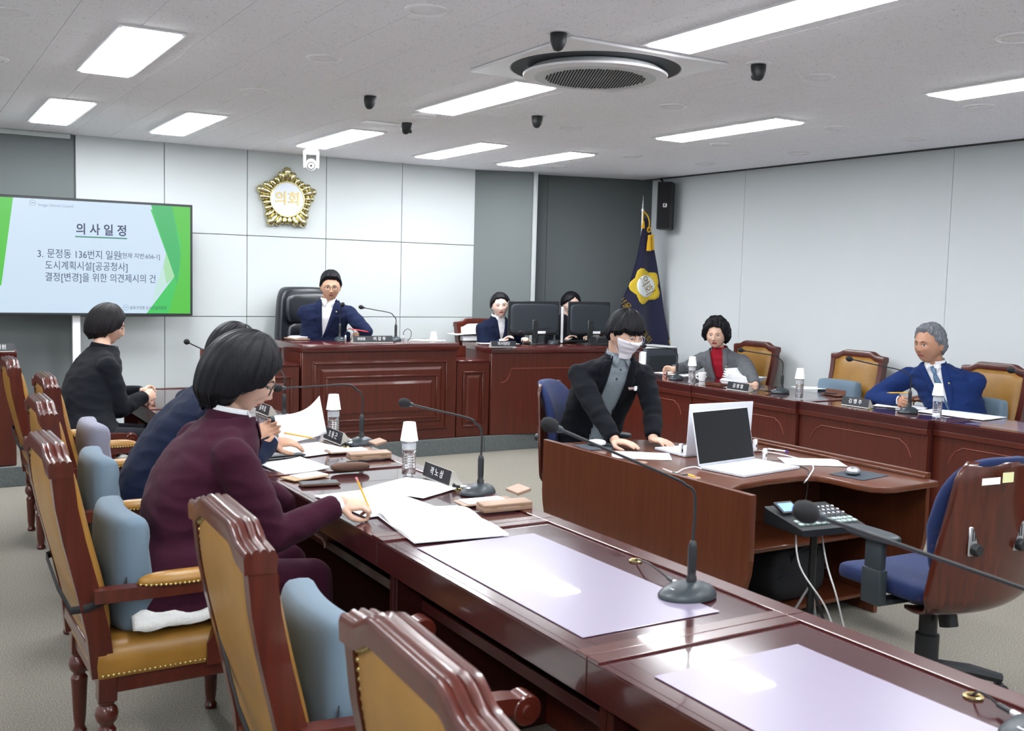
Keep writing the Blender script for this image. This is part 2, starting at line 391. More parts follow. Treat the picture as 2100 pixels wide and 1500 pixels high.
b.build('petal_ring','gold',em)
MB().lathe([(.17,.0),(.17,.05),(.163,.058),(.153,.058),(.150,.048)],56,M4=RW).build('ring','gold',em)
M['embw']=mat('emblem_white',(.66,.70,.78),.4)
MB().lathe([(.151,.03),(.151,.049),(.0005,.0495)],56,M4=RW).build('disc','embw',em)
text('의회',.135,'goldtext','lettering',em,TR(0,-.052,0)@RW@TR(0,.0,0),.004,bold=.002)
# speaker
sp=thing('wall_speaker','tall black loudspeaker hung in the corner above the flag','speaker',(6.97,8.52,2.4),0)
SR=Matrix.Rotation(-.85,4,'Z')
MB().box(-.075,.075,-.10,.10,-.245,.245,.006,M4=SR).build('cabinet','black',sp)
MB().box(-.066,.066,-.106,-.098,-.235,.235,.004,M4=SR).build('grille','black_soft',sp)
MB().box(-.02,.02,-.109,-.105,-.02,.02,.004,M4=SR@TR(.01,0,.0)).build('badge','white',sp)
text('K',.04,'black','badge_letter',sp,SR@TR(.01,-.1095,0)@RW,.0005,bold=.002)
MB().tube([(0,.1,.2),(.05,.12,.26),(.05,.16,.30)],.012,8).build('bracket','black',sp)
# ================================================================== DESKS
def fill_panel(parent,x0,x1,z0,z1,y,m='cherry',rai=.012,M4=None,name='raised_panel'):
    """moulded frame and raised field on a front facing -y"""
    b=MB(); e=.018
    for (a,c,d,f) in((x0,x1,z0,z0+e),(x0,x1,z1-e,z1),(x0,x0+e,z0+e,z1-e),(x1-e,x1,z0+e,z1-e)): b.box(a,c,y-rai,y,d,f,.004,M4=M4)
    b.build('moulding',m,parent)
    i=.055 if (x1-x0)>.5 else .035
    b=MB(); mm=(M4 if M4 is not None else Matrix.Identity(4))
    X0,X1,Z0,Z1=x0+i,x1-i,z0+i,z1-i; s=.022
    vs=[(X0,y-.001,Z0),(X1,y-.001,Z0),(X1,y-.001,Z1),(X0,y-.001,Z1),(X0+s,y-rai,Z0+s),(X1-s,y-rai,Z0+s),(X1-s,y-rai,Z1-s),(X0+s,y-rai,Z1-s)]
    b.raw(vs,[(0,1,5,4),(1,2,6,5),(2,3,7,6),(3,0,4,7),(4,5,6,7),(3,2,1,0)],mm); b.build(name,m,parent,smooth=False)
DZ=.148
# chairman's desk
t=thing('chairman_desk','high reddish wooden front desk with a large framed panel, below the gold emblem','desk',(3.635,8.19,DZ),0)
W=.725
MB().box(-W,W,0,.04,0,.80,.004).build('front_board','cherry',t)
for s_ in(-1,1): MB().box(s_*(W-.02)-.02,s_*(W-.02)+.02,.04,.66,0,.80,.003).build('side_board','cherry',t)
MB().box(-W-.012,W+.012,-.025,.68,.80,.862,.006,2).build('desk_top','cherry_top',t)
b=MB(); b.box(-W+.09,W-.09,-.01,0,.09,.72,.003); b.build('front_frame','cherry',t)
fill_panel(t,-W+.10,W-.10,.10,.71,-.01,rai=.016)
fill_panel(t,-W+.20,W-.20,.20,.59,-.0262,rai=.012,name='inner_panel')
MB().box(-W+.04,W-.04,.3,.32,.3,.78,.002).build('modesty_board','cherry_dark',t)
# low links at both sides
def lowdesk(x0,x1,label):
    c=(x0+x1)/2; h=(x1-x0)/2-.002; t=thing('side_cabinet',label,'cabinet',(c,8.21,DZ),0)
    MB().box(-h,h,0,.5,0,.68,.003).build('body','cherry',t)
    MB().box(-h,h,-.006,.5,.68,.70,.004).build('top','cherry_top',t)
    fill_panel(t,-h+.06,h-.06,.09,.60,-.001,rai=.014)
    MB().box(-h,h,.46,.5,.70,.80,.004).build('rear_ledge','cherry',t)
lowdesk(4.375,4.715,'narrow low wooden cabinet between the chairman desk and the clerk desk')
lowdesk(2.20,2.895,'low wooden cabinet left of the chairman desk, behind the navy suited man')
# clerk desk (front slightly turned), far left desk
def frontdesk(name,label,x0,x1,y0,h,dep=.62,groove=True,ry=0):
    L=x1-x0; t=thing(name,label,'desk',(x0,y0,DZ),ry)
    MB().box(0,L,0,.035,0,h-.055,.004).build('front_board','cherry',t)
    for a in(.0,L-.035): MB().box(a,a+.035,.035,dep,0,h-.055,.003).build('side_board','cherry',t)
    MB().box(-.01,L+.01,-.02,dep+.02,h-.055,h,.006,2).build('desk_top','cherry_top',t)
    if groove:
        g=MB(); z=h-.20; pts=[(.10,-.001,z-.13),(.13,-.001,z-.125),(.17,-.001,z-.10),(.19,-.001,z-.05),(.20,-.001,z)]
        pts+= [(L-.20,-.001,z),(L-.19,-.001,z-.05),(L-.17,-.001,z-.10),(L-.13,-.001,z-.125),(L-.10,-.001,z-.13)]
        g.tube(pts,.0028,6); g.build('groove_line','groove',t)
    return t
M['groove']=mat('routed_groove',(.22,.055,.035),.4)
frontdesk('clerk_desk','wide reddish wooden clerk desk carrying two black monitors, right of the chairman desk',4.72,6.42,8.19,.82,dep=.66,ry=-.11)
t=frontdesk('side_desk','reddish wooden desk end at the far left edge of the picture',-.9,.76,8.22,.845)
# ------------------------------------------------------------------ council desks
def council_desk(label,x_user,x_aisle,y0,y1,group,pad=True,front=True):
    """one straight desk, user side at x_user"""
    sg=1 if x_aisle>x_user else -1
    D=abs(x_aisle-x_user); L=y1-y0; t=thing('council_desk',label,'desk',(x_user,y0,0),0,group)
    def X(a,b_): return (a,b_) if sg>0 else (-b_,-a)
    g=.0015
    def bx(mb,a,b_,*r,**k):
        p,q=X(a,b_); r=list(r)
        return mb.box(p,q,*r[:4],min(r[4],.0012) if len(r)>4 else 0,**k)
    b=MB(); bx(b,.012,D-.0,g,L-g,.690,.742,.003); b.build('desk_top','cherry_dark',t,smooth=False)
    b=MB(); bx(b,D-.062,D,g,L-g,.742,.752,.002); bx(b,.0,D-.062,g,.045,.742,.752,.002); bx(b,.0,D-.062,L-.045,L-g,.742,.752,.002); b.build('top_border','cherry_top',t,smooth=False)
    b=MB(); bx(b,.02,.07,.046,L-.046,.7425,.7462,.002); b.build('near_strip','polish',t,smooth=False)
    b=MB(); bx(b,.07,D-.064,.047,L-.047,.7422,.7458,.0005); b.build('glossy_inset','polish',t,smooth=False)
    b=MB(); bx(b,0,.0195,g,L-g,.655,.7415,.005,2); b.build('front_edge','cherry_dark',t,smooth=False); b=MB(); bx(b,.0005,.0195,.046,L-.046,.7417,.7462,.001); b.build('edge_strip','polish',t,smooth=False)
    if pad:
        b=MB(); bx(b,.065,.50,.11,L-.16,.7475,.7492,.0004); b.build('desk_pad','pad',t,smooth=False)
    b=MB(); bx(b,D-.035,D-.012,g,L-g,.0,.69,.002); b.build('modesty_board','cherry',t,smooth=False)
    for a in(g,L-.028): 
        b=MB(); bx(b,.06,D-.036,a,a+.026,0,.69,.003); b.build('end_board','cherry_dark',t,smooth=False)
    b=MB(); bx(b,.16,D-.04,.03,L-.03,.50,.515,.002); bx(b,.15,.165,.03,L-.03,.495,.53,.002); b.build('shelf','cherry_dark',t,smooth=False)
    if front:
        gr=MB(); z=.60; xx=(D-.010)*sg
        pts=[(xx,.12,z-.12),(xx,.15,z-.115),(xx,.19,z-.09),(xx,.21,z-.045),(xx,.22,z)]
        pts=[(xx,.12,z-.11),(xx,.135,z-.07),(xx,.165,z-.03),(xx,.20,z-.012),(xx,.215,z)]
        pts=pts+[(q[0],L-q[1],q[2]) for q in pts[::-1]]
        gr.tube(pts,.0022,6).build('groove_line','groove',t)
        e=MB(); bx(e,D-.012,D+.001,g,L-g,.655,.69,.003); e.build('front_lip','cherry',t,smooth=False)
    return t
M['polish']=mat('polished_dark_wood',(.050,.012,.015),.14,coat=.7,coat_r=.015,spec=.5)
LY=[-.51,.68,1.85,3.03,4.20,5.37,6.50,7.62]
ll=['desk at the bottom right, partly outside the picture','bare glossy desk in the right foreground holding the nearest microphone','bare glossy desk behind the nearest full microphone','desk with the open booklet and brown pen case in front of the burgundy suited woman','desk of the navy suited man turning a page','desk hidden behind the navy suited man','desk where the woman in black rests her clasped hands']
for i in range(7):
    council_desk(ll[i],1.335,2.03,LY[i],LY[i+1],'left row of council desks',pad=i<3)
RY=[7.72,6.55,5.39,4.28,3.10,1.93,.76]
rl=['desk in front of the grey jacketed woman','desk between the grey jacketed woman and the empty yellow chair','desk of the grey haired man in the blue suit','bare desk right of the grey haired man','desk behind the blue office chair','desk beyond the right edge of the picture']
for i in range(6):
    council_desk(rl[i],6.40,[5.70,5.71,5.74,5.80,5.82,5.82][i],RY[i+1],RY[i],'right row of council desks',pad=i==3)
# ------------------------------------------------------------------ operator desk in the middle
od=thing('operator_desk','brown wooden curved computer desk in the middle with two laptops','desk',(0,0,0),0)
def sidepanel(x0,x1,ya,yb):
    pts=[]
    def S(y,z): pts.append((y,z))
    S(ya,.745); S(ya,.47)
    for a in range(0,91,15): r=math.radians(a); S(ya+.17-.17*math.cos(r)+.0,.47-.24*math.sin(r))
    S(ya+.26,.17); S(ya+.26,.0); S(yb-.26,.0); S(yb-.26,.17)
    for a in range(90,-1,-15): r=math.radians(a); S(yb-.17+.17*math.cos(r),.47-.24*math.sin(r))
    S(yb,.47); S(yb,.745)
    m=Matrix(((0,0,1,0),(1,0,0,0),(0,1,0,0),(0,0,0,1)))
    MB().prism(pts,x0,x1,.002,M4=m).build('side_panel','brown',od,ang=30)
sidepanel(2.985,3.012,3.03,4.60); sidepanel(4.125,4.152,3.06,4.22)
def arc(cx,cy,r,a0,a1,n=8): return [(cx+r*math.cos(math.radians(a0+(a1-a0)*i/n)),cy+r*math.sin(math.radians(a0+(a1-a0)*i/n))) for i in range(n+1)]
top=[(3.012,3.24),(3.20,3.35)]+arc(3.42,3.50,.17,-90,-60,3)+[(3.62,3.345)]
top=[(3.012,3.20),(3.10,3.27),(3.22,3.33),(3.40,3.36),(3.62,3.36),(3.68,3.33),(3.70,3.27),(3.70,3.10),(3.715,3.04),(3.76,3.00),(3.82,2.985),(4.125,3.0),(4.125,4.12),(4.05,4.15),(3.90,4.17),(3.80,4.22),(3.72,4.33),(3.66,4.45),(3.55,4.54),(3.40,4.58),(3.012,4.58)]
MB().prism(top,.692,.72,.004,M4=None,seg=2).build('desk_top','brown_top',od,ang=35)
b=MB(); b.box(3.62,4.10,3.93,3.944,.7205,.726,.002); b.tube([(3.33,3.50,.7215),(3.60,3.75,.7215),(4.12,3.62,.7215)],.0015,4); b.build('joint_line','cherry_dark',od)
MB().box(3.012,4.125,3.70,3.725,.10,.69,.003).build('centre_board','brown',od)
MB().box(3.02,4.12,3.30,3.70,.40,.42,.003).build('shelf','brown',od)
MB().box(3.02,4.12,3.35,3.70,.08,.10,.003).build('foot_shelf','brown',od)
MB().box(4.105,4.118,3.06,4.2,.72,.735,.003).build('top_rim','brown',od)
MB().lathe([(.034,.7205),(.034,.723),(.029,.7235),(.026,.7212)],24,M4=TR(3.12,3.93,0)).build('cable_grommet','tan',od)
MB().lathe([(.034,.7205),(.034,.723),(.029,.7235),(.026,.7212)],24,M4=TR(3.10,3.52,0)).build('cable_grommet','tan',od)
# ================================================================== CHAIRS
def smst(a,b_,x):
    t=max(0,min(1,(x-a)/(b_-a))); return t*t*(3-2*t)
def dome(mb,p,nrm,r=.0052):
    n=Vector(nrm).normalized(); q=n.to_track_quat('Z','Y').to_matrix().to_4x4(); q.translation=Vector(p)
    mb.lathe([(r,0),(r*.75,r*.55),(r*.2,r*.8)],6,M4=q,cap=True)
LEGP=[(.020,0),(.024,.012),(.020,.02),(.017,.03),(.021,.06),(.026,.17),(.028,.20),(.020,.21),(.020,.218),(.030,.23),(.035,.25),(.030,.268),(.020,.278),(.026,.286),(.026,.292)]
def crest_z(x,top,plate=.13,drop=.030): return top-drop*smst(plate,plate+.08,abs(x))-.006*smst(.2,.28,abs(x))
def armchair(label,leather,woodm,cat='chair',group=None,top=1.072,nails=True,name='conference_chair'):
    t=thing(name,label,cat,(0,0,0),0,group)
    yb=lambda z:-.245-.115*smst(.35,1.05,z)*1.0    # centre line of the back in y
    # legs
    for sx in(-1,1):
        for yy in(.215,-.235):
            b=MB(); M4=TR(sx*.235,yy,0); b.lathe(LEGP,16,M4=M4); b.box(-.027,.027,-.027,.027,.292,.385,.003,M4=M4); b.build('leg',woodm,t)
    b=MB()
    for sx in(-1,1): b.box(sx*.235-.018,sx*.235+.018,-.22,.2,.315,.37,.004)
    b.box(-.22,.22,.197,.233,.315,.37,.004); b.box(-.22,.22,-.253,-.217,.315,.37,.004); b.build('seat_rail',woodm,t)
    # seat
    b=MB()
    def sf(u,v,zz=0):
        x=(u*2-1); y=(v*2-1); 
        return x,y
    def seatpt(u,v):
        x=u*2-1;y=v*2-1
        ex=math.copysign(abs(x)**.8,x) if x else 0; ey=math.copysign(abs(y)**.8,y) if y else 0
        edge=max(abs(x),abs(y)); z=.468+.014*(1-edge**3)-.030*max(0,(edge-.93)/.07)**2
        hw=.262+(.012 if y>0 else 0)*abs(y)
        return (x*hw,.0+y*.262-.0,z)
    b.grid(seatpt,20,20)
    n=20
    b2=MB(); b2.bm.free(); b2.bm=b.bm
    # side skirts
    loop=[seatpt(i/20,0) for i in range(21)]+[seatpt(1,i/20) for i in range(1,21)]+[seatpt(1-i/20,1) for i in range(1,21)]+[seatpt(0,1-i/20) for i in range(1,20)]
    k=len(loop); vs=loop+[(p[0]*1.012,p[1]*1.012,.41) for p in loop]+[(p[0],p[1],.368) for p in loop]
    fs=[(j*k+i,j*k+(i+1)%k,(j+1)*k+(i+1)%k,(j+1)*k+i) for j in range(2) for i in range(k)]+[tuple(2*k+i for i in range(k))]
    b.raw(vs,fs); bmesh.ops.remove_doubles(b.bm,verts=b.bm.verts,dist=.0005); b.build('seat',leather,t,ang=50)
    # stiles
    for sx in(-1,1):
        pts=[];Z=[.37,.5,.65,.8,.9,crest_z(.25,top)-.02]
        vs=[];fs=[]
        for z in Z:
            y=yb(z); x=sx*(.236+.012*(z-.37)/.6)
            w_,d_=.021,.034-.006*(z-.37)
            vs+=[(x-w_,y-d_,z),(x+w_,y-d_,z),(x+w_,y+d_,z),(x-w_,y+d_,z)]
        for j in range(len(Z)-1):
            for i in range(4): fs.append((j*4+i,j*4+(i+1)%4,(j+1)*4+(i+1)%4,(j+1)*4+i))
        fs+= [(3,2,1,0),tuple((len(Z)-1)*4+i for i in range(4))]
        MB().raw(vs,fs).build('stile',woodm,t,ang=30)
    # crest rail with moulded ridges
    prof=[(-.036,-.045),(-.038,-.012),(-.034,.000),(-.028,.003),(-.022,-.003),(-.016,.004),(-.009,.006),(-.003,-.001),(.003,.006),(.010,.005),(.016,-.003),(.022,.003),(.030,.001),(.036,-.012),(.034,-.045)]
    def cr(u,v):
        x=(u*2-1)*.272; p=prof[int(round(v*(len(prof)-1)))]; z=crest_z(x,top); return (x,yb(z)+p[0]*.95,z+p[1])
    b=MB(); nu=40; b.grid(cr,nu,len(prof)-1)
    for u in(0,1): b.raw([cr(u,v/(len(prof)-1)) for v in range(len(prof))],[tuple(range(len(prof)))])
    b.raw([cr(i/nu,0) for i in range(nu+1)]+[cr(i/nu,1) for i in range(nu+1)],[(i,i+1,nu+2+i,nu+1+i) for i in range(nu)])
    bmesh.ops.remove_doubles(b.bm,verts=b.bm.verts,dist=.0005); b.build('crest_rail',woodm,t,ang=50)
    MB().box(-.23,.23,-.035,.025,-.02,.025,.004,M4=TR(0,yb(.43)-.0,.44)).build('lower_rail',woodm,t)
    # pads front/back
    nm=MB()
    for side,nme in((1,'back_cushion_front'),(-1,'back_panel_rear')):
        def pp(u,v,side=side):
            x=(u*2-1)*.228; zt=crest_z(x,top)-.042; z=.455+(zt-.455)*v
            e=(1-abs(u*2-1)**5)*(1-abs(v*2-1)**5); bul=(.045 if side>0 else .016)*e**.6
            return (x,yb(z)+side*(.020+bul),z)
        b=MB(); b.grid(pp,24,30); o=b.build(nme,leather,t,ang=60)
        if side<0: o.data.flip_normals()
        if nails:
            st=.0165; 
            for sx in(-1,1):
                z=.46
                while z<crest_z(.228,top)-.045: dome(nm,(sx*.226,yb(z)+side*.021,z),(0,side,.0)); z+=st
            x=-.22
            while x<.221: dome(nm,(x,yb(top)+side*.022,crest_z(x,top)-.046),(0,side,0)); x+=st
    # arms
    for sx in(-1,1):
        b=MB()
        P=[(-.275,.628),(-.15,.628),(.0,.632),(.12,.632),(.20,.628),(.245,.620)]
        vs=[];fs=[]
        for y,z in P:
            x=sx*(.262+.03*smst(-.28,.0,y)); w_=.024 if y<.1 else .026
            vs+=[(x-w_,y,z-.020),(x+w_,y,z-.020),(x+w_,y,z+.020),(x-w_,y,z+.020)]
        for j in range(len(P)-1):
            for i in range(4): fs.append((j*4+i,j*4+(i+1)%4,(j+1)*4+(i+1)%4,(j+1)*4+i))
        fs+=[(3,2,1,0),tuple((len(P)-1)*4+i for i in range(4))]
        b.raw(vs,fs)
        MX=Matrix(((0,0,1,0),(1,0,0,0),(0,1,0,0),(0,0,0,1)))
        b.lathe([(.033,-.029),(.037,-.024),(.037,.024),(.033,.029)],20,M4=TR(sx*.292,.245,.612)@MX)
        b.lathe([(.013,-.033),(.016,-.028),(.016,.028),(.013,.033)],14,M4=TR(sx*.292,.245,.612)@MX)
        b.build('arm_rest',woodm,t,ang=35)
        # support
        Q=[(.185,.615),(.165,.56),(.12,.49),(.085,.43),(.085,.36)]
        vs=[];fs=[]
        for y,z in Q:
            x=sx*(.288-.02*smst(.64,.4,z)-.012); vs+=[(x-.02,y-.026,z),(x+.02,y-.026,z),(x+.02,y+.026,z),(x-.02,y+.026,z)]
        for j in range(len(Q)-1):
            for i in range(4): fs.append((j*4+i,j*4+(i+1)%4,(j+1)*4+(i+1)%4,(j+1)*4+i))
        fs+=[(3,2,1,0),tuple((len(Q)-1)*4+i for i in range(4))]
        MB().raw(vs,fs).build('arm_support',woodm,t,ang=35)
        # pad
        def ap(u,v):
            a=2*PI*u; y=-.155+.285*v; e=max(0,1-abs(2*v-1)**3.2)**.5
            xx=.034*math.cos(a)*e; zz=(.034 if math.sin(a)>0 else .006)*math.sin(a)*e
            return (sx*(.262+.03*smst(-.28,.0,y))+xx,y,.652+zz)
        b=MB(); b.grid(ap,16,20,close_u=True); bmesh.ops.remove_doubles(b.bm,verts=b.bm.verts,dist=.0004); b.build('arm_pad',leather,t,ang=80)
        if nails:
            y=-.145
            while y<.125:
                e=max(0,1-abs(2*((y+.155)/.285)-1)**3.2)**.5; xc=sx*(.262+.03*smst(-.28,.0,y))
                for q in(-1,1): dome(nm,(xc+q*.034*e,y,.651),(q,0,.2),.0045)
                y+=.0135
    if nails:
        k=0
        for i in range(34):
            f=-.25+i*.0152
            for q in(-1,1): dome(nm,(q*.268,f,.378),(q,0,0),.0048)
            if abs(f)<.25: dome(nm,(f,.266,.378),(0,1,0),.0048)
        o=nm.build('nailhead_trim','brass',t,ang=80); o['kind']='stuff'
    return t
RL=-PI/2; RR=PI/2
GL='yellow leather armchairs along the left desks'; GR='yellow leather armchairs along the right wall'
c0=armchair('yellow leather armchair nearest the camera at the bottom of the picture','leather','frame_wood',group=GL)
c0.location=(1.005,1.28,0); c0.rotation_euler=(0,0,RL-.06)
LCH=[(1.0,2.26,-.04,'empty yellow leather armchair with a slanting black strap, behind the nearest chair'),(.765,3.46,.02,'yellow leather armchair the burgundy suited woman sits on'),
     (.87,4.52,0,'yellow leather armchair of the navy suited man'),(1.0,5.47,0,'empty yellow leather armchair between the navy suited man and the woman in black'),
     (.935,6.52,.0,'yellow leather armchair of the woman in black, farthest on the left side')]
for x,y,a,l in LCH: dup(c0,(x,y,0),RL+a,l)
RCX=6.56
RCH=[(PX(1552,712,6.92).y,'yellow leather armchair behind the grey jacketed woman'),(PX(1762,732,6.92).y,'empty yellow leather armchair between the grey jacketed woman and the grey haired man'),(PX(2045,755,6.92).y,'yellow leather armchair behind the grey haired man at the right edge')]
for y,l in RCH: dup(c0,(RCX,y,0),RR,l,GR)
cc=armchair('wooden armchair with cream damask back behind the first clerk','cream','frame_wood',group='cream damask clerk chairs',top=1.05,nails=False,name='clerk_chair')
cl=PY(955,655,9.17); cc.location=(cl.x+.17,8.80,.135); cc.rotation_euler=(0,0,PI+.12)
dup(cc,(6.20,8.55,.135),PI,'wooden armchair with cream damask back hidden behind the monitors')
# lumbar cushions and seat cloths
def lumbar(label,m,strap=True,z0=.475,sl=0):
    t=thing('lumbar_cushion',label,'cushion',(0,0,0),0,'blue grey lumbar cushions strapped to the armchairs')
    def f(u,v):
        a=2*PI*u; c,s=math.cos(a),math.sin(a)
        e=lambda q,p: math.copysign(abs(q)**p,q)
        # superellipse cross-section in y,z ; swept along x by v
        x=(2*v-1); en=max(0,1-abs(x)**6)**.35
        hx=.205; yy=e(c,.45)*.056*(.55+.45*en); zz=e(s,.5)*.183*(.88+.12*en)
        bow=.030*(abs(x)**2)      # wings come forward
        prof=.018*math.exp(-((zz+.07)/.07)**2)-.012*math.exp(-((zz-.05)/.05)**2) if c>0 else 0
        return (x*hx,yy+bow+prof,zz)
    b=MB(); n=28; b.grid(f,n,26,close_u=True)
    b.raw([f(i/n,0) for i in range(n)],[tuple(range(n))]); b.raw([f(i/n,1) for i in range(n)],[tuple(range(n))])
    bmesh.ops.remove_doubles(b.bm,verts=b.bm.verts,dist=.0005)
    b.build('foam_block',m,t,ang=80,loc=(0,0,z0+.180))
    if strap:
        b=MB(); w=.012
        P=[(-.20,.0,z0+.17),(-.270,-.03,z0+.17),(-.268,-.13,z0+.165+sl),(-.24,-.170,z0+.16+sl),(0,-.172,z0+.12),(.24,-.170,z0+.11-sl*.6),(.268,-.13,z0+.12-sl*.5),(.270,-.03,z0+.15-sl*.3),(.20,0,z0+.17)]
        vs=[];fs=[]
        for p in P: vs+=[(p[0],p[1],p[2]-w),(p[0],p[1],p[2]+w)]
        for i in range(len(P)-1): fs.append((2*i,2*i+2,2*i+3,2*i+1))
        o=b.raw(vs,fs).build('strap','strap',t,ang=80); md=o.modifiers.new('s','SOLIDIFY'); md.thickness=.003
    return t
def put(o,cx,cy,rz,back=-.165,side=0): # local (side,back) of chair -> world
    o.location=(cx+math.cos(rz)*side-math.sin(rz)*back,cy+math.sin(rz)*side+math.cos(rz)*back,0); o.rotation_euler=(0,0,rz)
l1=lumbar('blue grey lumbar cushion on the empty chair with the slanting strap','lumbar',sl=.09); put(l1,1.0,2.26,RL-.04)
l2=lumbar('blue grey lumbar cushion behind the burgundy suited woman','lumbar'); put(l2,.765,3.46,RL+.02)
l3=dup(l2,(0,0,0),0,'blue grey lumbar cushion behind the navy suited man'); put(l3,.87,4.52,RL)
l4=lumbar('lilac grey lumbar cushion between the navy suited man and the woman in black','lumbar2'); put(l4,1.0,5.47,RL)
l5=dup(l4,(0,0,0),0,'lilac grey lumbar cushion behind the woman in black'); put(l5,.935,6.52,RL)
l6=dup(l2,(0,0,0),0,'blue grey lumbar cushion on the empty chair at the right wall'); put(l6,RCX,RCH[1][0],RR)
l7=dup(l2,(0,0,0),0,'blue grey lumbar cushion beside the grey haired man'); put(l7,RCX,RCH[2][0],RR,side=-.03)
l8=dup(l4,(0,0,0),0,'lilac grey lumbar cushion beside the grey jacketed woman'); put(l8,RCX,RCH[0][0],RR)
for q in(l2,l3):
    pass
def cloth(label,seed=0,lift=0):
    t=None
    def f(u,v):
        x=(u*2-1)*.215;y=(v*2-1)*.205
        z=.010*noise.noise(Vector((x*9+seed,y*9,seed)))+.006*noise.noise(Vector((x*25,y*25+seed,3)))+.006
        e=max(abs(u*2-1),abs(v*2-1)); z-=.006*smst(.85,1,e)
        if lift and u>.6 and v>.6: z+=lift*((u-.6)*(v-.6)/.16)**1.5
        return (x*(1+.05*noise.noise(Vector((y*12,seed,1)))),y*(1+.06*noise.noise(Vector((x*12,seed,5)))),z+.012)
    b=MB(); b.grid(f,30,30); o=b.build('seat_cloth','cloth_white',None,ang=80)
    md=o.modifiers.new('s','SOLIDIFY'); md.thickness=.016; md.offset=-1
    tag(o,label,'seat cushion','white terry seat cushions'); return o
def putc(o,cx,cy,rz,side=0,fw=.05): 
    o.location=(cx+math.cos(rz)*side-math.sin(rz)*fw,cy+math.sin(rz)*side+math.cos(rz)*fw,.4825); o.rotation_euler=(0,0,rz)
putc(cloth('white terry cushion on the nearest yellow chair',1,.0),1.005,1.28,RL-.06)
putc(cloth('crumpled white terry cushion with a raised corner on the empty chair with the slanting strap',2,.10),1.0,2.26,RL-.04)
_c=cloth('white terry cushion under the burgundy suited woman',3); putc(_c,.765,3.46,RL+.02,side=.03); _c.scale=(1.16,1.0,1.9)
putc(cloth('white terry cushion under the navy suited man',4),.87,4.52,RL)
putc(cloth('white terry cushion on the chair with the lilac cushion',5),1.0,5.47,RL)
putc(cloth('white terry cushion under the woman in black',6),.935,6.52,RL)
# executive chair
p=PY(655,640,8.95); ex=thing('executive_chair','large black leather executive chair behind the chairman desk','chair',(p.x-.02,8.93,.135),PI+.25)
def puff(mb,hx,hy,hz,c,p1=.35,p2=.5,n=28,m=20,fn=None):
    def f(u,v):
        a=2*PI*u; b_=-PI/2+PI*v; e=lambda q,p: math.copysign(abs(q)**p,q)
        x=hx*e(math.cos(b_),p2)*e(math.cos(a),p1); y=hy*e(math.cos(b_),p2)*e(math.sin(a),p1); z=hz*e(math.sin(b_),p2)
        q=Vector((x,y,z))
        if fn: q=fn(q)
        return q+Vector(c)
    t=MB(); t.grid(f,n,m,close_u=True); bmesh.ops.remove_doubles(t.bm,verts=t.bm.verts,dist=.0005)
    bmesh.ops.recalc_face_normals(t.bm,faces=t.bm.faces); mb.add(t.bm); return mb
bw=lambda q: Vector((q.x*(1-.10*max(0,q.z)/.3),q.y+ .10*(abs(q.x)/.33)**2-.03*(q.z/.36),q.z))
puff(MB(),.33,.07,.44,(0,-.26,.90),.35,.32,fn=bw).build('back_shell','blackleather',ex,ang=80)
puff(MB(),.26,.075,.15,(0,-.215,1.15),.5,.5,fn=bw).build('head_cushion','blackleather',ex,ang=80)
puff(MB(),.25,.07,.22,(0,-.20,.82),.5,.5,fn=bw).build('lumbar_pad','blackleather',ex,ang=80)
puff(MB(),.29,.28,.07,(0,.05,.46),.35,.4).build('seat','blackleather',ex,ang=80)
for s_ in(-1,1):
    b=MB(); puff(b,.045,.19,.035,(s_*.31,.02,.66),.5,.5); b.tube([(s_*.31,.16,.64),(s_*.31,.18,.5),(s_*.29,.1,.42)],.02,8); b.build('arm','blackleather',ex,ang=80)
b=MB(); b.lathe([(.03,.08),(.03,.4)],14)
for k in range(5):
    a=2*PI*k/5; b.tube([(0,0,.10),(math.cos(a)*.30,math.sin(a)*.30,.065)],.02,8); b.ball((math.cos(a)*.30,math.sin(a)*.30,.03),.03)
b.build('base','black',ex)
pc=puff(MB(),.19,.045,.14,(0,0,0),.4,.4).build('back_pillow','lumbar2',None,ang=80); pc.location=(p.x-.20,8.80,.78); pc.rotation_euler=(.15,0,.5); tag(pc,'lilac grey back pillow sticking out beside the chairman','cushion')
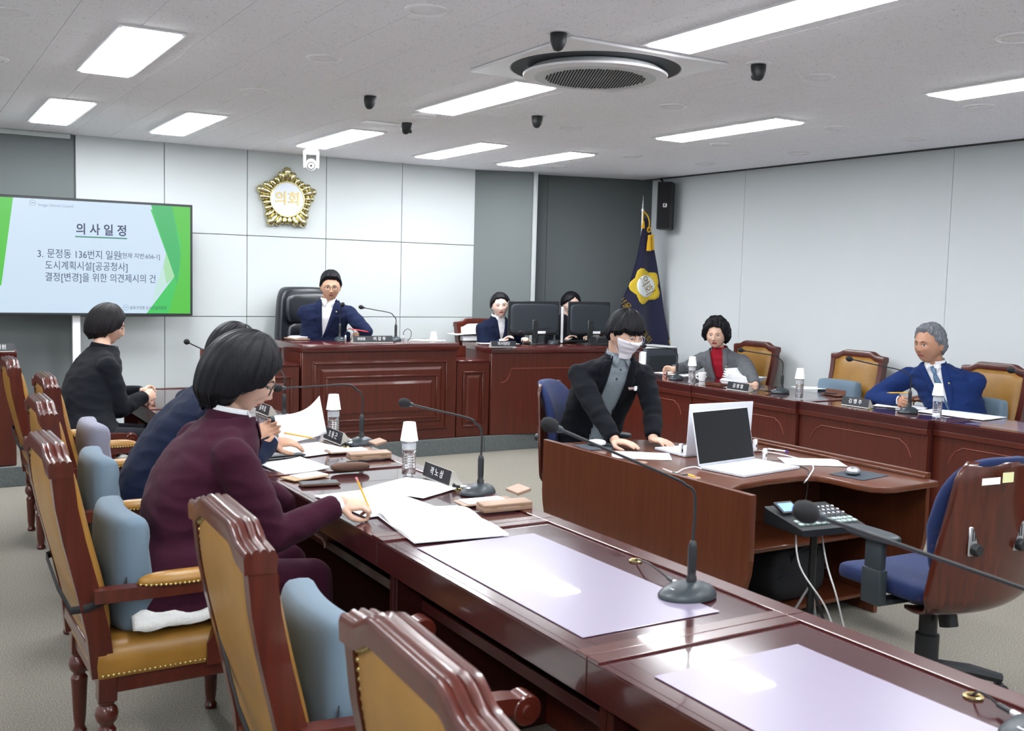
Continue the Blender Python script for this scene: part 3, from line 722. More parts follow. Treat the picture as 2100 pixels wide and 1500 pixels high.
# blue office chair (plywood shell) ------------------------------------
def office(label,loc,rz):
    t=thing('office_chair',label,'chair',loc,rz,'blue fabric office chairs with plywood shells')
    b=MB(); puff(b,.255,.265,.045,(0,.045,.46),.45,.5,fn=lambda q:Vector((q.x,q.y,q.z-.02*max(0,q.y/.25)**3+.015*(abs(q.x)/.25)**2))); b.build('seat','blueseat',t,ang=80)
    b=MB(); puff(b,.215,.038,.27,(0,-.215,.735),.6,.5,fn=lambda q:Vector((q.x*(1-.12*abs(q.z)/.27),q.y+.05*(abs(q.x)/.22)**2-.07*((q.z+.05)/.27)**2*(1 if q.z>0 else .1),q.z))); b.build('backrest','blueseat',t,ang=80)
    # shell: curves under the seat
    def sh(u,v):
        x=(u*2-1)
        if v<.3: s=v/.3; z=.385+.10*s*s*.9; y=-.05-.19*math.sin(s*PI/2); w_=.17+.10*s
        else: s=(v-.3)/.7; z=.475+.515*s; y=-.24-.035*math.sin(s*PI)*0-.055*s; w_=.27-.025*s-.02*s**4; 
        rr=smst(.90,1,v); w_*=math.sqrt(max(0,1-rr*rr*.35)); w_*=.93+.07*math.cos((v-.3)*5)
        return (x*w_,y-.028+.055*x*x,z)
    b=MB(); b.grid(sh,24,36); o=b.build('plywood_shell','shell',t,ang=80); md=o.modifiers.new('s','SOLIDIFY'); md.thickness=.014; md.offset=0
    puff(MB(),.20,.012,.235,(0,-.232,.725),.6,.4,fn=lambda q:Vector((q.x*(1-.12*abs(q.z)/.27),q.y+.05*(abs(q.x)/.22)**2-.07*((q.z+.05)/.27)**2*(1 if q.z>0 else .1),q.z))).build('back_liner','black',t,ang=80)
    for s_ in(-1,1):
        z=.70; 
        y=-.24-.055*((z-.475)/.515)-.028+.055*(.58)**2-.009
        b=MB(); b.box(s_*.115-.028,s_*.115+.028,y-.006,y+.002,z-.055,z+.055,.004); pl=b.build('bracket_plate','silver',t)
        b=MB()
        for q in(-.011,0,.011): b.box(s_*.115+q-.0025,s_*.115+q+.0025,y-.0075,y-.005,z-.0,z+.045,.0008)
        b.build('slot','black',pl)
        MB().lathe([(.019,0),(.023,.004),(.023,.02),(.018,.026)],14,M4=TR(s_*.115,y-.004,z-.03)@Matrix.Rotation(PI/2,4,'X')).build('knob','black',pl)
        # armrest
        b=MB(); puff(b,.045,.125,.018,(s_*.285,.03,.665),.7,.5); b.build('arm_pad','charcoal',t,ang=80)
        b=MB(); b.box(s_*.285-.016,s_*.285+.016,-.03,.055,.43,.655,.008,2); b.box(s_*.285-.022,s_*.285+.022,-.035,.06,.40,.54,.008,2); b.box(min(0,s_*.29),max(0,s_*.29),-.02,.04,.395,.415,.004); b.build('arm_post','charcoal',t)
    b=MB(); b.lathe([(.045,.10),(.045,.25),(.035,.255),(.035,.40)],20); b.box(-.09,.09,-.13,.10,.375,.42,.01); b.build('column','black',t)
    MB().tube([(.0,-.08,.39),(.0,-.10,.31)],.035,14).build('tilt_knob','black',t); MB().tube([(.10,.12,.41),(.10,.12,.385)],.04,14).build('tension_knob','black',t)
    for k in range(5):
        a=2*PI*k/5-.44; c,s_=math.cos(a),math.sin(a)
        b=MB(); b.tube([(c*.03,s_*.03,.115),(c*.17,s_*.17,.105),(c*.30,s_*.30,.075)],[.034,.027,.02],8); g=b.build('base_arm','black',t)
        b=MB()
        for q in(-1,1): b.lathe([(.026,-.008),(.028,0),(.026,.008)],14,M4=TR(c*.30-s_*q*.015,s_*.30+c*q*.015,.028)@Matrix.Rotation(a,4,'Z')@Matrix.Rotation(PI/2,4,'X'))
        b.build('caster','black',g)
    return t
o1=office('empty blue fabric office chair with plywood shell back and paper notes, at the right',(3.47,2.53,0),-.10)
n=MB().box(-.045,.045,-.001,.001,-.012,.012).build('paper_note','paper',o1); n.location=(-.12,-.345,.93); 
n=MB().box(-.027,.027,-.001,.001,-.018,.018).build('paper_note','note_y' if 'note_y' in M else 'paper',o1); n.location=(-.04,-.349,.94)
o2=dup(o1,(3.52,4.90,0),PI+.62,'blue fabric office chair the masked operator sits on')
for c in list(o2.children):
    if c.name.startswith('paper_note'): bpy.data.objects.remove(c)
# ================================================================== PEOPLE
from mathutils.bvhtree import BVHTree
def skinmat(name,c):
    m=mat(name,c,.48,spec=.35); b=bsdf(m); b.inputs['Subsurface Weight'].default_value=.12; b.inputs['Subsurface Radius'].default_value=(.012,.004,.002); b.inputs['Subsurface Scale'].default_value=.6
    v=coords(m); noisecol(m,tuple(x*.93 for x in c),tuple(min(1,x*1.05) for x in c),18,v,3); return m
M['skin_light']=skinmat('skin_light',(0.594, 0.378, 0.284)); M['skin_mid']=skinmat('skin_mid',(0.495, 0.284, 0.189)); M['skin_tan']=skinmat('skin_tan',(0.396, 0.203, 0.131)); M['skin_pale']=skinmat('skin_pale',(0.648, 0.45, 0.378))
def hairmat(name,c,c2,rough=.40):
    m=mat(name,c,rough,spec=.16); v=coords(m,(110,110,7)); n,r=noisecol(m,c,c2,3,v,3,.35,.7); bump(m,n.outputs['Fac'],.5,.004); return m
M['hair_black']=hairmat('black_hair',(.003,.003,.004),(.010,.010,.014)); M['hair_soft']=hairmat('dark_brown_black_hair',(.004,.0035,.004),(.016,.013,.015),.45); M['hair_grey']=hairmat('grey_hair',(.055,.06,.068),(.27,.29,.32),.5)
def cloth_mat(name,c,k=220,r=.85,sh=.12):
    m=mat(name,c,r,spec=.12,sheen=sh*.25); v=coords(m); n,_=noisecol(m,tuple(x*(.94 if c[2]>.3 else .8) for x in c),tuple(x*(1.03 if c[2]>.3 else 1.15) for x in c),k,v,2,.3,.7); bump(m,n.outputs['Fac'],.25,.002); return m
M['navy']=cloth_mat('navy_suit',(.009,.014,.042)); M['navy_dark']=cloth_mat('dark_navy_suit',(.006,.010,.028)); M['black_cloth']=cloth_mat('black_jacket',(.004,.005,.008)); M['blue_suit']=cloth_mat('blue_suit',(.010,.025,.105))
M['burgundy']=cloth_mat('burgundy_suit',(.034,.006,.016)); M['grey_tweed']=cloth_mat('grey_tweed',(.10,.105,.115),150); M['red_knit']=cloth_mat('red_knit',(.23,.008,.018)); M['shirt_white']=cloth_mat('white_shirt',(.74,.75,.78)); M['shirt_blue']=cloth_mat('pale_blue_shirt',(.32,.48,.85))
M['polo']=cloth_mat('grey_polo',(.19,.225,.255)); M['trouser']=cloth_mat('dark_trousers',(.012,.013,.018)); M['tie']=mat('blue_patterned_tie',(.05,.10,.18),.6); noisecol(M['tie'],(.035,.09,.17),(.12,.20,.30),160,coords(M['tie']),1,.45,.55)
M['maskm']=cloth_mat('white_mask',(.78,.77,.84),120); M['lip']=mat('lips',(.42,.13,.11),.45); M['lip_red']=mat('red_lips',(.55,.06,.07),.4); M['eyew']=mat('eye_white',(.62,.60,.58),.3); M['iris']=mat('iris_dark',(.012,.008,.007),.15)
def capsule(mb,pts,rad,n=14,flat=1):
    mb.tube(pts,rad,n); mb.ball(pts[0],rad[0] if hasattr(rad,'__len__') else rad,n,8); mb.ball(pts[-1],rad[-1] if hasattr(rad,'__len__') else rad,n,8)
def remesh(mb,vox,smooth=3,name='m',fac=.5):
    bmesh.ops.recalc_face_normals(mb.bm,faces=mb.bm.faces)
    me=bpy.data.meshes.new('t'); mb.bm.to_mesh(me); mb.bm.free()
    o=bpy.data.objects.new('t',me); COL.objects.link(o)
    r=o.modifiers.new('r','REMESH'); r.mode='VOXEL'; r.voxel_size=vox; r.adaptivity=0
    if smooth: s_=o.modifiers.new('s','SMOOTH'); s_.factor=fac; s_.iterations=smooth
    dg=bpy.context.evaluated_depsgraph_get(); dg.update()
    out=bpy.data.meshes.new_from_object(o.evaluated_get(dg)); bpy.data.objects.remove(o); bpy.data.meshes.remove(me)
    out.polygons.foreach_set('use_smooth',[True]*len(out.polygons)); out.name=name; return out
def mesh_obj(name,me,m,parent):
    me.materials.clear(); me.materials.append(M[m] if isinstance(m,str) else m)
    o=bpy.data.objects.new(name,me); COL.objects.link(o); o.parent=parent; return o
def head_pt(az,po,k):
    """az from face front towards +x, po polar from top; unit head, metres"""
    sx,sy,sz=math.sin(po)*math.sin(az),math.sin(po)*math.cos(az),math.cos(po)
    x=.087*math.copysign(abs(sx)**.90,sx); y=.101*sy; z=(.116 if sz>0 else .118)*math.copysign(abs(sz)**.95,sz)
    if z<-.0:
        f=smst(0,.118,-z); jw=k.get('jaw',.30)*.9
        x*=1-jw*f**1.3
        if y<0: y*=1-.55*smst(.02,.10,-z)
        else: y*=1-.10*f
        y+=.010*f
    if y>.03:      # flatten face and add features
        g=lambda cx,cz,wx,wz:math.exp(-((x-cx)/wx)**2-((z-cz)/wz)**2)
        y-=.006*smst(.03,.09,y)
        y+=.005*g(0,.020,.045,.010)
        for s_ in(-1,1):
            y-=.0085*g(s_*.031,-.001,.016,.011); y+=.0045*g(s_*.042,-.030,.022,.018); y+=.002*g(s_*.031,-.004,.012,.007)
            y+=.007*g(s_*.012,-.042,.007,.007); y-=.003*g(s_*.036,-.062,.012,.020)
        y+=.013*g(0,-.012,.0085,.020)+.020*g(0,-.036,.0105,.012)
        y+=.0065*g(0,-.066,.024,.011); y-=.004*g(0,-.0665,.022,.0022); y-=.003*g(0,-.084,.02,.006); y+=.009*g(0,-.104,.022,.014)
        y+=.004*g(0,-.057,.016,.005)
    return Vector((x,y,z))
def head_mb(mb,HM,k):
    t=MB(); nu,nv=96,80
    t.grid(lambda u,v: head_pt(2*PI*u,.001+(PI-.002)*v,k),nu,nv,close_u=True)
    for v in(0,1): t.raw([head_pt(2*PI*i/nu,.001+(PI-.002)*v,k) for i in range(nu)],[tuple(range(nu))])
    bmesh.ops.remove_doubles(t.bm,verts=t.bm.verts,dist=.0002)
    bmesh.ops.recalc_face_normals(t.bm,faces=t.bm.faces)
    for s_ in(-1,1):
        R=TR(s_*.087,-.012,-.006)@Matrix.Rotation(s_*.35,4,'Z')@Matrix.Rotation(-.15,4,'X')
        t.ball((0,0,.006),.030,14,10,M4=R,sc=(.30,.62,1.05)); t.ball((0,.004,-.020),.014,12,8,M4=R,sc=(.5,.8,1.1))
    mb.add(t.bm,HM)
def hair_mesh(k,vox=None):
    """k: beta list [(az_deg,polar_deg,drop,thick)] symmetric or full"""
    tab=k['tab']; base=k.get('base',(.088,.101,.117)); amp=k.get('amp',.0035); fr=k.get('freq',9); seed=k.get('seed',0); nu,nv=k.get('res',(150,60))
    asym=k.get('asym',False); top=k.get('top',.022); curl=k.get('curl',0)
    def look(azd):
        a=((azd+180)%360)-180
        if not asym: a=abs(a)
        L=tab
        if a<=L[0][0]: return L[0][1:]
        for p,q in zip(L,L[1:]):
            if a<=q[0]:
                f=(a-p[0])/(q[0]-p[0]); f=f*f*(3-2*f); return tuple(p[i]+(q[i]-p[i])*f for i in range(1,4))
        return L[-1][1:]
    def pt(u,v,inner):
        az=2*PI*u; be,dr,th=look(math.degrees(az)); be=math.radians(be); tt=v
        n1=noise.noise(Vector((math.sin(az)*fr,math.cos(az)*fr,v*1.6+seed)))
        n2=noise.noise(Vector((math.sin(az)*fr*3,math.cos(az)*fr*3,v*2.2+seed)))
        jag=(n2*.06+n1*.05)*k.get('jag',1)
        if dr>0: split=.62; 
        else: split=1
        if tt<=split: po=be*(tt/split)*(1+ (jag if dr==0 else 0)*smst(.6,1,tt)); down=0
        else: po=be; down=dr*(tt-split)/(1-split)*(1+jag*2.0)
        thk=(top+(th-top)*smst(.15,.8,tt))*(1-.72*smst(.86,1.0,tt)*k.get('edge',1))
        if inner: thk=-.008 if down==0 else thk-k.get('wall',.022)*(1-.6*smst(.8,1,tt))
        else:
            thk+=amp*(n1+.6*n2)*(1 if po>.15 else po/.15)
            if curl: thk+=curl*noise.noise(Vector((math.sin(po)*math.sin(az)*5+seed,math.sin(po)*math.cos(az)*5,math.cos(po)*5)))
        sx,sy,sz=math.sin(po)*math.sin(az),math.sin(po)*math.cos(az),math.cos(po)
        b0=base; p=Vector(((b0[0]+thk)*sx,(b0[1]+thk)*sy,(b0[2]+thk)*sz))
        if down: 
            rin=1-k.get('tuck',.10)*(down/.12)**2; p.x*=rin; p.y*=rin; p.z-=down
        p.y-=.004; return p
    t=MB(); 
    vs=[];fs=[]
    for lay in(0,1):
        for j in range(nv+1):
            for i in range(nu): vs.append(pt(i/nu,j/nv,lay))
    o2=(nv+1)*nu
    for j in range(nv):
        for i in range(nu):
            a,b_=j*nu+i,j*nu+(i+1)%nu; fs.append((a,b_,b_+nu,a+nu)); fs.append((o2+b_,o2+a,o2+a+nu,o2+b_+nu))
    for i in range(nu): fs.append((nv*nu+i,nv*nu+(i+1)%nu,o2+nv*nu+(i+1)%nu,o2+nv*nu+i))
    t.raw(vs,fs); bmesh.ops.remove_doubles(t.bm,verts=t.bm.verts,dist=.0003); return t
def hand(mb,W,d,n,s=1,side=1,curl=.5,spread=.06,thumb=.5):
    """W wrist, d finger direction, n palm-facing normal, side: thumb side sign along d x n"""
    d=Vector(d).normalized(); n=Vector(n); n=(n-d*n.dot(d)).normalized(); q=d.cross(n)*side
    W=Vector(W); m=Matrix.Identity(4)
    for i in range(3): m[i][0]=q[i]; m[i][1]=d[i]; m[i][2]=n[i]; m[i][3]=W[i]
    mb.ball((0,.048*s,.002),1,16,12,M4=m,sc=(.043*s,.056*s,.017*s)); mb.ball((.012*s,.026*s,.006*s),1,12,8,M4=m,sc=(.026*s,.032*s,.018*s))
    for i,(ox,L,r) in enumerate([(.030,.070,.0088),(.0105,.078,.0092),(-.0095,.072,.0088),(-.029,.057,.0078)]):
        b=Vector((ox*s,.082*s-(.006 if i in(0,3) else 0)*s,.0)); a=0; p=[b-Vector((0,.03*s,0)),b]; cc=curl*(1+.12*i) if not isinstance(curl,(list,tuple)) else curl[i]
        dirx=ox/.03*spread
        for ln,ca in((.45,.75),(.30,1.05),(.25,.7)):
            a+=cc*ca; p.append(p[-1]+Vector((dirx*math.cos(a),math.cos(a),math.sin(a)))*L*ln*s)
        p=[m@x for x in p]; capsule(mb,p,[r*1.05*s,r*1.08*s,r*s,r*.92*s,r*.78*s],10)
    b=Vector((.030*s,.012*s,.008*s)); a=thumb; p=[b,b+Vector((.022,.026,.010+.012*a))*s]; p.append(p[-1]+Vector((.010-.012*a,.027,.012*a))*s); p.append(p[-1]+Vector((.002-.016*a,.022,.010*a))*s)
    capsule(mb,[m@x for x in p],[.014*s,.012*s,.0105*s,.0088*s],10)
def two_bone(S_,W_,l1,l2,hint):
    d=W_-S_; L=d.length
    if L>(l1+l2)*.995: l1*=L/((l1+l2)*.995); l2*=L/((l1+l2)*.995) if False else 1; 
    L=min(L,(l1+l2)*.999); u=d.normalized(); a=(l1*l1-l2*l2+L*L)/(2*L); h=math.sqrt(max(0,l1*l1-a*a)); hh=Vector(hint); hh=(hh-u*hh.dot(u)).normalized()
    return S_+u*a+hh*h
def person(label,hip,rz,head,hyaw=0,hpitch=0,hroll=0,hs=1.08,skin='skin_light',jaw=.3,sh=.185,wr=None,hint=None,hands=None,hair=None,hairm='hair_black',
           jacket='navy',inner='shirt_white',vdepth=.32,vw=.055,vlow=0,trousers='trouser',lapel=True,collar='shirt',build=1.0,brow='hair_black',brw=.0035,lip='lip',eyes=True,glasses=None,fem=False,vox=.0045,legs=True,jlen=0,neckfw=.03,knee=None,eyeopen=.0042,foldA=.008):
    """hip/head/wrists in world; rz torso facing; hyaw relative to the torso"""
    fx=Vector((-math.sin(rz),math.cos(rz),0)); hip=Vector(hip); head=Vector(head)
    root=thing('person',label,'person',(hip.x,hip.y,0),rz)
    inv=(Matrix.Translation((hip.x,hip.y,0))@Matrix.Rotation(rz,4,'Z')).inverted()
    H=inv@head; P0=Vector((0,0,hip.z))
    HM=Matrix.Translation(H)@Matrix.Rotation(hyaw,4,'Z')@Matrix.Rotation(hpitch,4,'X')@Matrix.Rotation(hroll,4,'Y')@Matrix.Scale(hs,4)
    chin_back=HM@Vector((0,-.035,-.085))
    NB=Vector((H.x*.85,H.y-neckfw-.02,H.z-.124*hs))
    T=NB.z-P0.z
    cen=lambda t: P0.lerp(NB,t)+Vector((0,-.035*math.sin(PI*min(1,t))*(1 if NB.y>.05 else .4),0))
    # torso sections (t, halfwidth, halfdepth)
    u_=lambda d:1-d/T
    if fem: secs=[(-.16,.15,.12),(-.06,.178,.135),(.10,.170,.125),(.32,.140,.108),(u_(.24),.150,.120),(u_(.16),.160,.118),(u_(.095),.155,.098),(u_(.055),.118,.080),(u_(.022),.076,.066),(1.0,.060,.055)]
    else: secs=[(-.16,.145,.12),(-.06,.168,.13),(.10,.165,.125),(.32,.157,.120),(u_(.24),.170,.124),(u_(.16),.178,.122),(u_(.095),.170,.102),(u_(.055),.130,.084),(u_(.022),.082,.070),(1.0,.064,.060)]
    def sec(t):
        t=max(-.16,min(1,t))
        for a,b_ in zip(secs,secs[1:]):
            if a[0]<=t<=b_[0]+1e-9: f=(t-a[0])/(b_[0]-a[0]); f=f*f*(3-2*f); return a[1]+(b_[1]-a[1])*f,a[2]+(b_[2]-a[2])*f
        return secs[-1][1:]
    def torso(mb,grow,g2=0,t0=-9,t1=9,bmul=build):
        rings=[]; n=32
        ts=[]
        for i in range(61):
            t=-.16+1.16*i/60
            if t<t0 or t>t1: continue
            w_,d_=sec(t); c=cen(t); w_=w_*bmul+grow; d_=d_*bmul+grow+g2*0
            if g2 and t<.3: w_+=g2*(.3-t)/.46; d_+=g2*(.3-t)/.46
            rings.append([Vector((c.x+w_*math.copysign(abs(math.cos(x))**.85,math.cos(x)),c.y+d_*math.copysign(abs(math.sin(x))**.9,math.sin(x)),c.z)) for x in [2*PI*j/n for j in range(n)]])
        vs=[p for r in rings for p in r]; fs=[(j*n+i,j*n+(i+1)%n,(j+1)*n+(i+1)%n,(j+1)*n+i) for j in range(len(rings)-1) for i in range(n)]
        fs+=[tuple(range(n-1,-1,-1)),tuple((len(rings)-1)*n+i for i in range(n))]; mb.raw(vs,fs)
    c84=cen(1-.105/T); SH=[Vector((c84.x-sh*build*.96,c84.y,c84.z)),Vector((c84.x+sh*build*.96,c84.y,c84.z))]   # left(-x) , right(+x): local -x is the person's left when facing +y
    WR=[inv@Vector(p) for p in wr]; hint=hint or [(-.5,-.6,-.6),(.5,-.6,-.6)]
    EL=[two_bone(SH[i],WR[i],.285*hs,.25*hs,hint[i]) for i in(0,1)]
    # ---- body (skin), one continuous surface
    b=MB(); torso(b,-.022); head_mb(b,HM,{'jaw':jaw})
    capsule(b,[NB+Vector((0,-.008,-.035)),NB.lerp(chin_back,.4),chin_back+Vector((0,.005,.03))],[.050,.050,.052] if fem else [.058,.058,.060],18)
    for i in(0,1):
        capsule(b,[SH[i],EL[i]],[.045,.036],12); dd=(WR[i]-EL[i]).normalized(); capsule(b,[EL[i],EL[i].lerp(WR[i],.4),WR[i]],[.036,.038,.0255],12)
        hd=hands[i] if hands else {}
        Rz=Matrix.Rotation(-rz,3,'Z')
        d_=Rz@Vector(hd['d']) if 'd' in hd else dd; n_=Rz@Vector(hd.get('n',(0,0,-1)))
        hand(b,WR[i]-dd*.006,d_,n_,hd.get('s',1.0 if not fem else .93),hd.get('side',1 if i==0 else -1),hd.get('curl',.5),hd.get('spread',.06),hd.get('thumb',.5))
    KN=[];AN=[]
    for i,s_ in((0,-1),(1,1)):
        hj=P0+Vector((s_*.09,.02,-.02)); k=Vector((s_*.12,.44,P0.z-.03)) if knee is None else Vector((s_*.10+knee[0],knee[1],P0.z+knee[2])); an=Vector((k.x,k.y+.02,.10)); KN.append(k); AN.append(an)
        if legs: capsule(b,[hj,k],[.075,.05],14); capsule(b,[k,k.lerp(an,.4),an],[.05,.05,.032],12)
    me=remesh(b,vox,2,'body',.4); body=mesh_obj('body',me,skin,root)
    bvh=BVHTree.FromPolygons([v.co for v in me.vertices],[tuple(p.vertices) for p in me.polygons])
    HI=HM.inverted(); hdir=(HM.to_3x3()@Vector((0,-1,0))).normalized()
    def proj(x,z,off=.001):
        h=bvh.ray_cast(HM@Vector((x,.25,z)),hdir)
        p=h[0] if h[0] is not None else HM@Vector((x,.09,z)); return p-hdir*off
    def patch(name,f,nu,nv,m,th=.0015,off=.0008):
        t=MB(); vs=[]
        for j in range(nv+1):
            for i in range(nu+1):
                x,z=f(i/nu,j/nv); vs.append(proj(x,z,off))
        t.raw(vs,[(j*(nu+1)+i,j*(nu+1)+i+1,(j+1)*(nu+1)+i+1,(j+1)*(nu+1)+i) for j in range(nv) for i in range(nu)])
        bmesh.ops.remove_doubles(t.bm,verts=t.bm.verts,dist=.00005)
        o=t.build(name,m,root,ang=80); md=o.modifiers.new('s','SOLIDIFY'); md.thickness=th; md.offset=1; return o
    if eyes:
        for s_ in(-1,1):
            cx=s_*.0315
            al=lambda u,v,h=eyeopen*1.15,w_=.0165:(cx+w_*(2*u-1),-.002+.0012*s_*(2*u-1)+(2*v-1)*h*(1-(2*u-1)**2)**.7)
            e=patch('eye',al,10,4,'eyew',.001,.0012)
            r=min(.0052,eyeopen*1.15)
            patch('eye',lambda u,v:(cx+.0002+.0055*math.cos(2*PI*u)*v,-.002+r*math.sin(2*PI*u)*v),14,3,'iris',.0008,.0022)
            b=MB(); b.tube([proj(*al(i/10,1),.0022) for i in range(11)],[.0006]+[.0011]*9+[.0006],6); b.build('eyelid',brow,root)
            b=MB(); b.tube([proj(*al(i/10,0),.0016) for i in range(11)],.0005,5); b.build('eyelid',skin,root)
            bw_=brw
            patch('eyebrow',lambda u,v:(s_*(.014+.034*u),.0175+.0065*math.sin(PI*min(1,u*1.1))-.003*u+(v-.5)*2*bw_*(1-.75*u)),10,3,brow,.0012,.0008)
    patch('lips',lambda u,v:(.0235*(2*u-1),-.0665+(v-.5)*.0155*(1-abs(2*u-1)**2)**.6-.001*(1-abs(2*u-1))),14,6,lip,.001,.0008)
    b=MB(); b.tube([proj(.0225*(2*i/12-1),-.0665,.0020) for i in range(13)],.0007,5); b.build('mouth_line','hair_soft',root)
    for s_ in(-1,1):
        b=MB(); p=proj(s_*.0065,-.0475,0); b.ball(p,.0026,8,6); b.build('nostril','lip',root)
    # ---- hair
    if hair:
        t=hair_mesh(hair); bmesh.ops.transform(t.bm,matrix=HM,verts=t.bm.verts); ho=t.build('hair',hairm,root,ang=180)
        for ex in hair.get('extra',[]):
            t=MB(); puff(t,*ex[:3],ex[3],.9,.9,20,14); bmesh.ops.transform(t.bm,matrix=HM,verts=t.bm.verts); t.build('hair_bun',hairm,root,ang=180)
    # ---- clothes
    def wrinkle(me,A):
        me.update(); nn=[v.normal.copy() for v in me.vertices]
        for v,n_ in zip(me.vertices,nn):
            p=v.co; q=Vector((p.x*7+p.z*4,p.y*7,p.z*13))
            r1=noise.noise(q); r2=noise.noise(q*2.1+Vector((3,1,7)))
            e=0
            for i in(0,1):
                de=(p-EL[i]).length
                if de<.13: e+=.9*math.sin(de*90+r1*4)*(1-de/.13)
            a=(1-abs(r1)*2.2)*.6+r2*.5
            v.co=p+n_*A*(a+e*.55)
        me.update()
    if inner:
        b=MB(); torso(b,.003,t0=-.1,t1=.985); b.raw([],[])
        capsule(b,[SH[0]+Vector((.03,0,0)),SH[1]-Vector((.03,0,0))],.048*build,12)
        me=remesh(b,.009,4,'shirt'); mesh_obj('shirt' if inner!='red_knit' else 'knit_top',me,inner,root)
    b=MB(); torso(b,.017,g2=jlen)
    for i in(0,1):
        r0=.061*build; sp=SH[i]+Vector((.0,0,-.012))
        dd=(WR[i]-EL[i]).normalized(); cuff=WR[i]-dd*.02
        capsule(b,[cen(1-.12/T),sp],[.080,r0*.9],16)
        sx_=-1 if i==0 else 1
        capsule(b,[cen(1-.055/T)+Vector((sx_*.055,0,-.012)),cen(1-.07/T)+Vector((sx_*.115,0,-.006)),sp+Vector((-sx_*.012,0,.004))],[.048,.050,.056],14)
        capsule(b,[sp,sp.lerp(EL[i],.5),EL[i]],[r0,.060*build,.053],16)
        b.ball(EL[i],.054,14,10); b.tube([EL[i],EL[i].lerp(cuff,.5),cuff],[.053,.049,.040],18)
    jm=remesh(b,.0075 if vox<.0055 else .009,9,'jacket'); wrinkle(jm,foldA)
    # V opening
    zt=NB.z+.03; bm=bmesh.new(); bm.from_mesh(jm); rem=[]
    def vhalf(z):
        dz=NB.z-z
        if dz<-.05: return .10
        if dz<0: return vw+.012
        if dz<vdepth: return vw*(1-dz/vdepth)**.8+vlow*smst(0,vdepth,dz)
        return vlow
    for f in bm.faces:
        c=f.calc_center_median(); tt=(c.z-P0.z)/T
        cc_=cen(max(-.1,min(1,tt)))
        r=math.hypot(c.x-cc_.x,c.y-cc_.y)
        if tt>.992 and abs(c.x-NB.x)<.085: rem.append(f)
        elif c.y>cc_.y+.03 and c.y<cc_.y+sec(tt)[1]*build+.05 and abs(c.x-cc_.x)<vhalf(c.z) and (NB.z-c.z)<(vdepth if vlow==0 else .62) and abs(c.x-cc_.x)<.10: rem.append(f)
    if inner or vdepth>0: bmesh.ops.delete(bm,geom=rem,context='FACES')
    jb=BVHTree.FromBMesh(bm)
    bm.to_mesh(jm); bm.free()
    jo=mesh_obj('jacket',jm,jacket,root); md=jo.modifiers.new('s','SOLIDIFY'); md.thickness=.004; md.offset=-1
    def front(x,z,off):
        h=(None,); y0=1.2; tq=max(0,min(1,(z-P0.z)/T)); lim=cen(tq).y+sec(tq)[1]*build+.055
        for _q in range(6):
            h=jb.ray_cast(Vector((x,y0,z)),Vector((0,-1,0)))
            if h[0] is None or h[0].y<lim: break
            y0=h[0].y-.002
        if h[0] is None or h[0].y<cen(max(0,min(1,(z-P0.z)/T))).y: 
            t=max(0,min(1,(z-P0.z)/T)); c=cen(t); return Vector((x,c.y+sec(t)[1]*build+.012,z))
        return h[0]+Vector((0,off,0))
    if lapel:
        for s_ in(-1,1):
            t=MB(); vs=[]; nv=22; nu=5
            for j in range(nv+1):
                v=j/nv; z=NB.z-.022-(vdepth-.022)*v; cx=cen((z-P0.z)/T).x; e0=vhalf(z)+.004; wl=.062*(math.sin(PI*min(1,v*.95+.12)))**.7*(1-.45*v) 
                if .30<v<.36: wl*=.72
                for i in range(nu+1): vs.append(front(cx+s_*(e0-.008+wl*i/nu),z,.0045+.002*math.sin(PI*i/nu)))
            for it in range(2):
                w_=nu+1; new=list(vs)
                for j in range(1,nv):
                    for i in range(w_): new[j*w_+i]=Vector((vs[j*w_+i].x,(vs[(j-1)*w_+i].y+vs[j*w_+i].y*2+vs[(j+1)*w_+i].y)/4,vs[j*w_+i].z))
                vs=new
            t.raw(vs,[(j*(nu+1)+i,j*(nu+1)+i+1,(j+1)*(nu+1)+i+1,(j+1)*(nu+1)+i) for j in range(nv) for i in range(nu)])
            o=t.build('lapel',jacket,jo,ang=60); md=o.modifiers.new('s','SOLIDIFY'); md.thickness=.003; md.offset=1
    # collar of jacket round the neck
    def band(name,rx,ry,h,z0,m,a0,a1,tilt=0,th=.004,flare=.0,par=root):
        t=MB(); vs=[]; nu=28
        for j in range(4):
            for i in range(nu+1):
                a=math.radians(a0+(a1-a0)*i/nu); fr=(math.cos(a)+1)/2   # a=0 front
                rr=1+flare*(3-j)/3
                vs.append(Vector((NB.x+rx*rr*math.sin(a),NB.y-.004+ry*rr*math.cos(a),z0+h*j/3-tilt*fr)))
        t.raw(vs,[(j*(nu+1)+i,j*(nu+1)+i+1,(j+1)*(nu+1)+i+1,(j+1)*(nu+1)+i) for j in range(3) for i in range(nu)])
        o=t.build(name,m,par,ang=60); md=o.modifiers.new('s','SOLIDIFY'); md.thickness=th; return o
    if lapel or collar=='jacket': band('jacket_collar',.073,.072,.048,NB.z-.022,jacket,42,318,.03,.005,.30)
    if collar=='shirt' and inner:
        band('shirt_collar',.066,.064,.036,NB.z+.006,inner,14,346,.028,.003,.10)
        for s_ in(-1,1):
            t=MB(); z=NB.z-.014; y=cen(1-.03/T).y+sec(1-.03/T)[1]*build+.004
            t.raw([(NB.x+s_*.010,y+.004,z+.008),(NB.x+s_*.052,y-.022,z+.028),(NB.x+s_*.068,y-.012,z-.012),(NB.x+s_*.034,y+.016,z-.046)],[(0,1,2,3)])
            o=t.build('collar_flap',inner,root); md=o.modifiers.new('s','SOLIDIFY'); md.thickness=.003
    elif collar=='crew': band('knit_collar',.062,.060,.022,NB.z+.002,inner,0,360,.016,.005,.06)
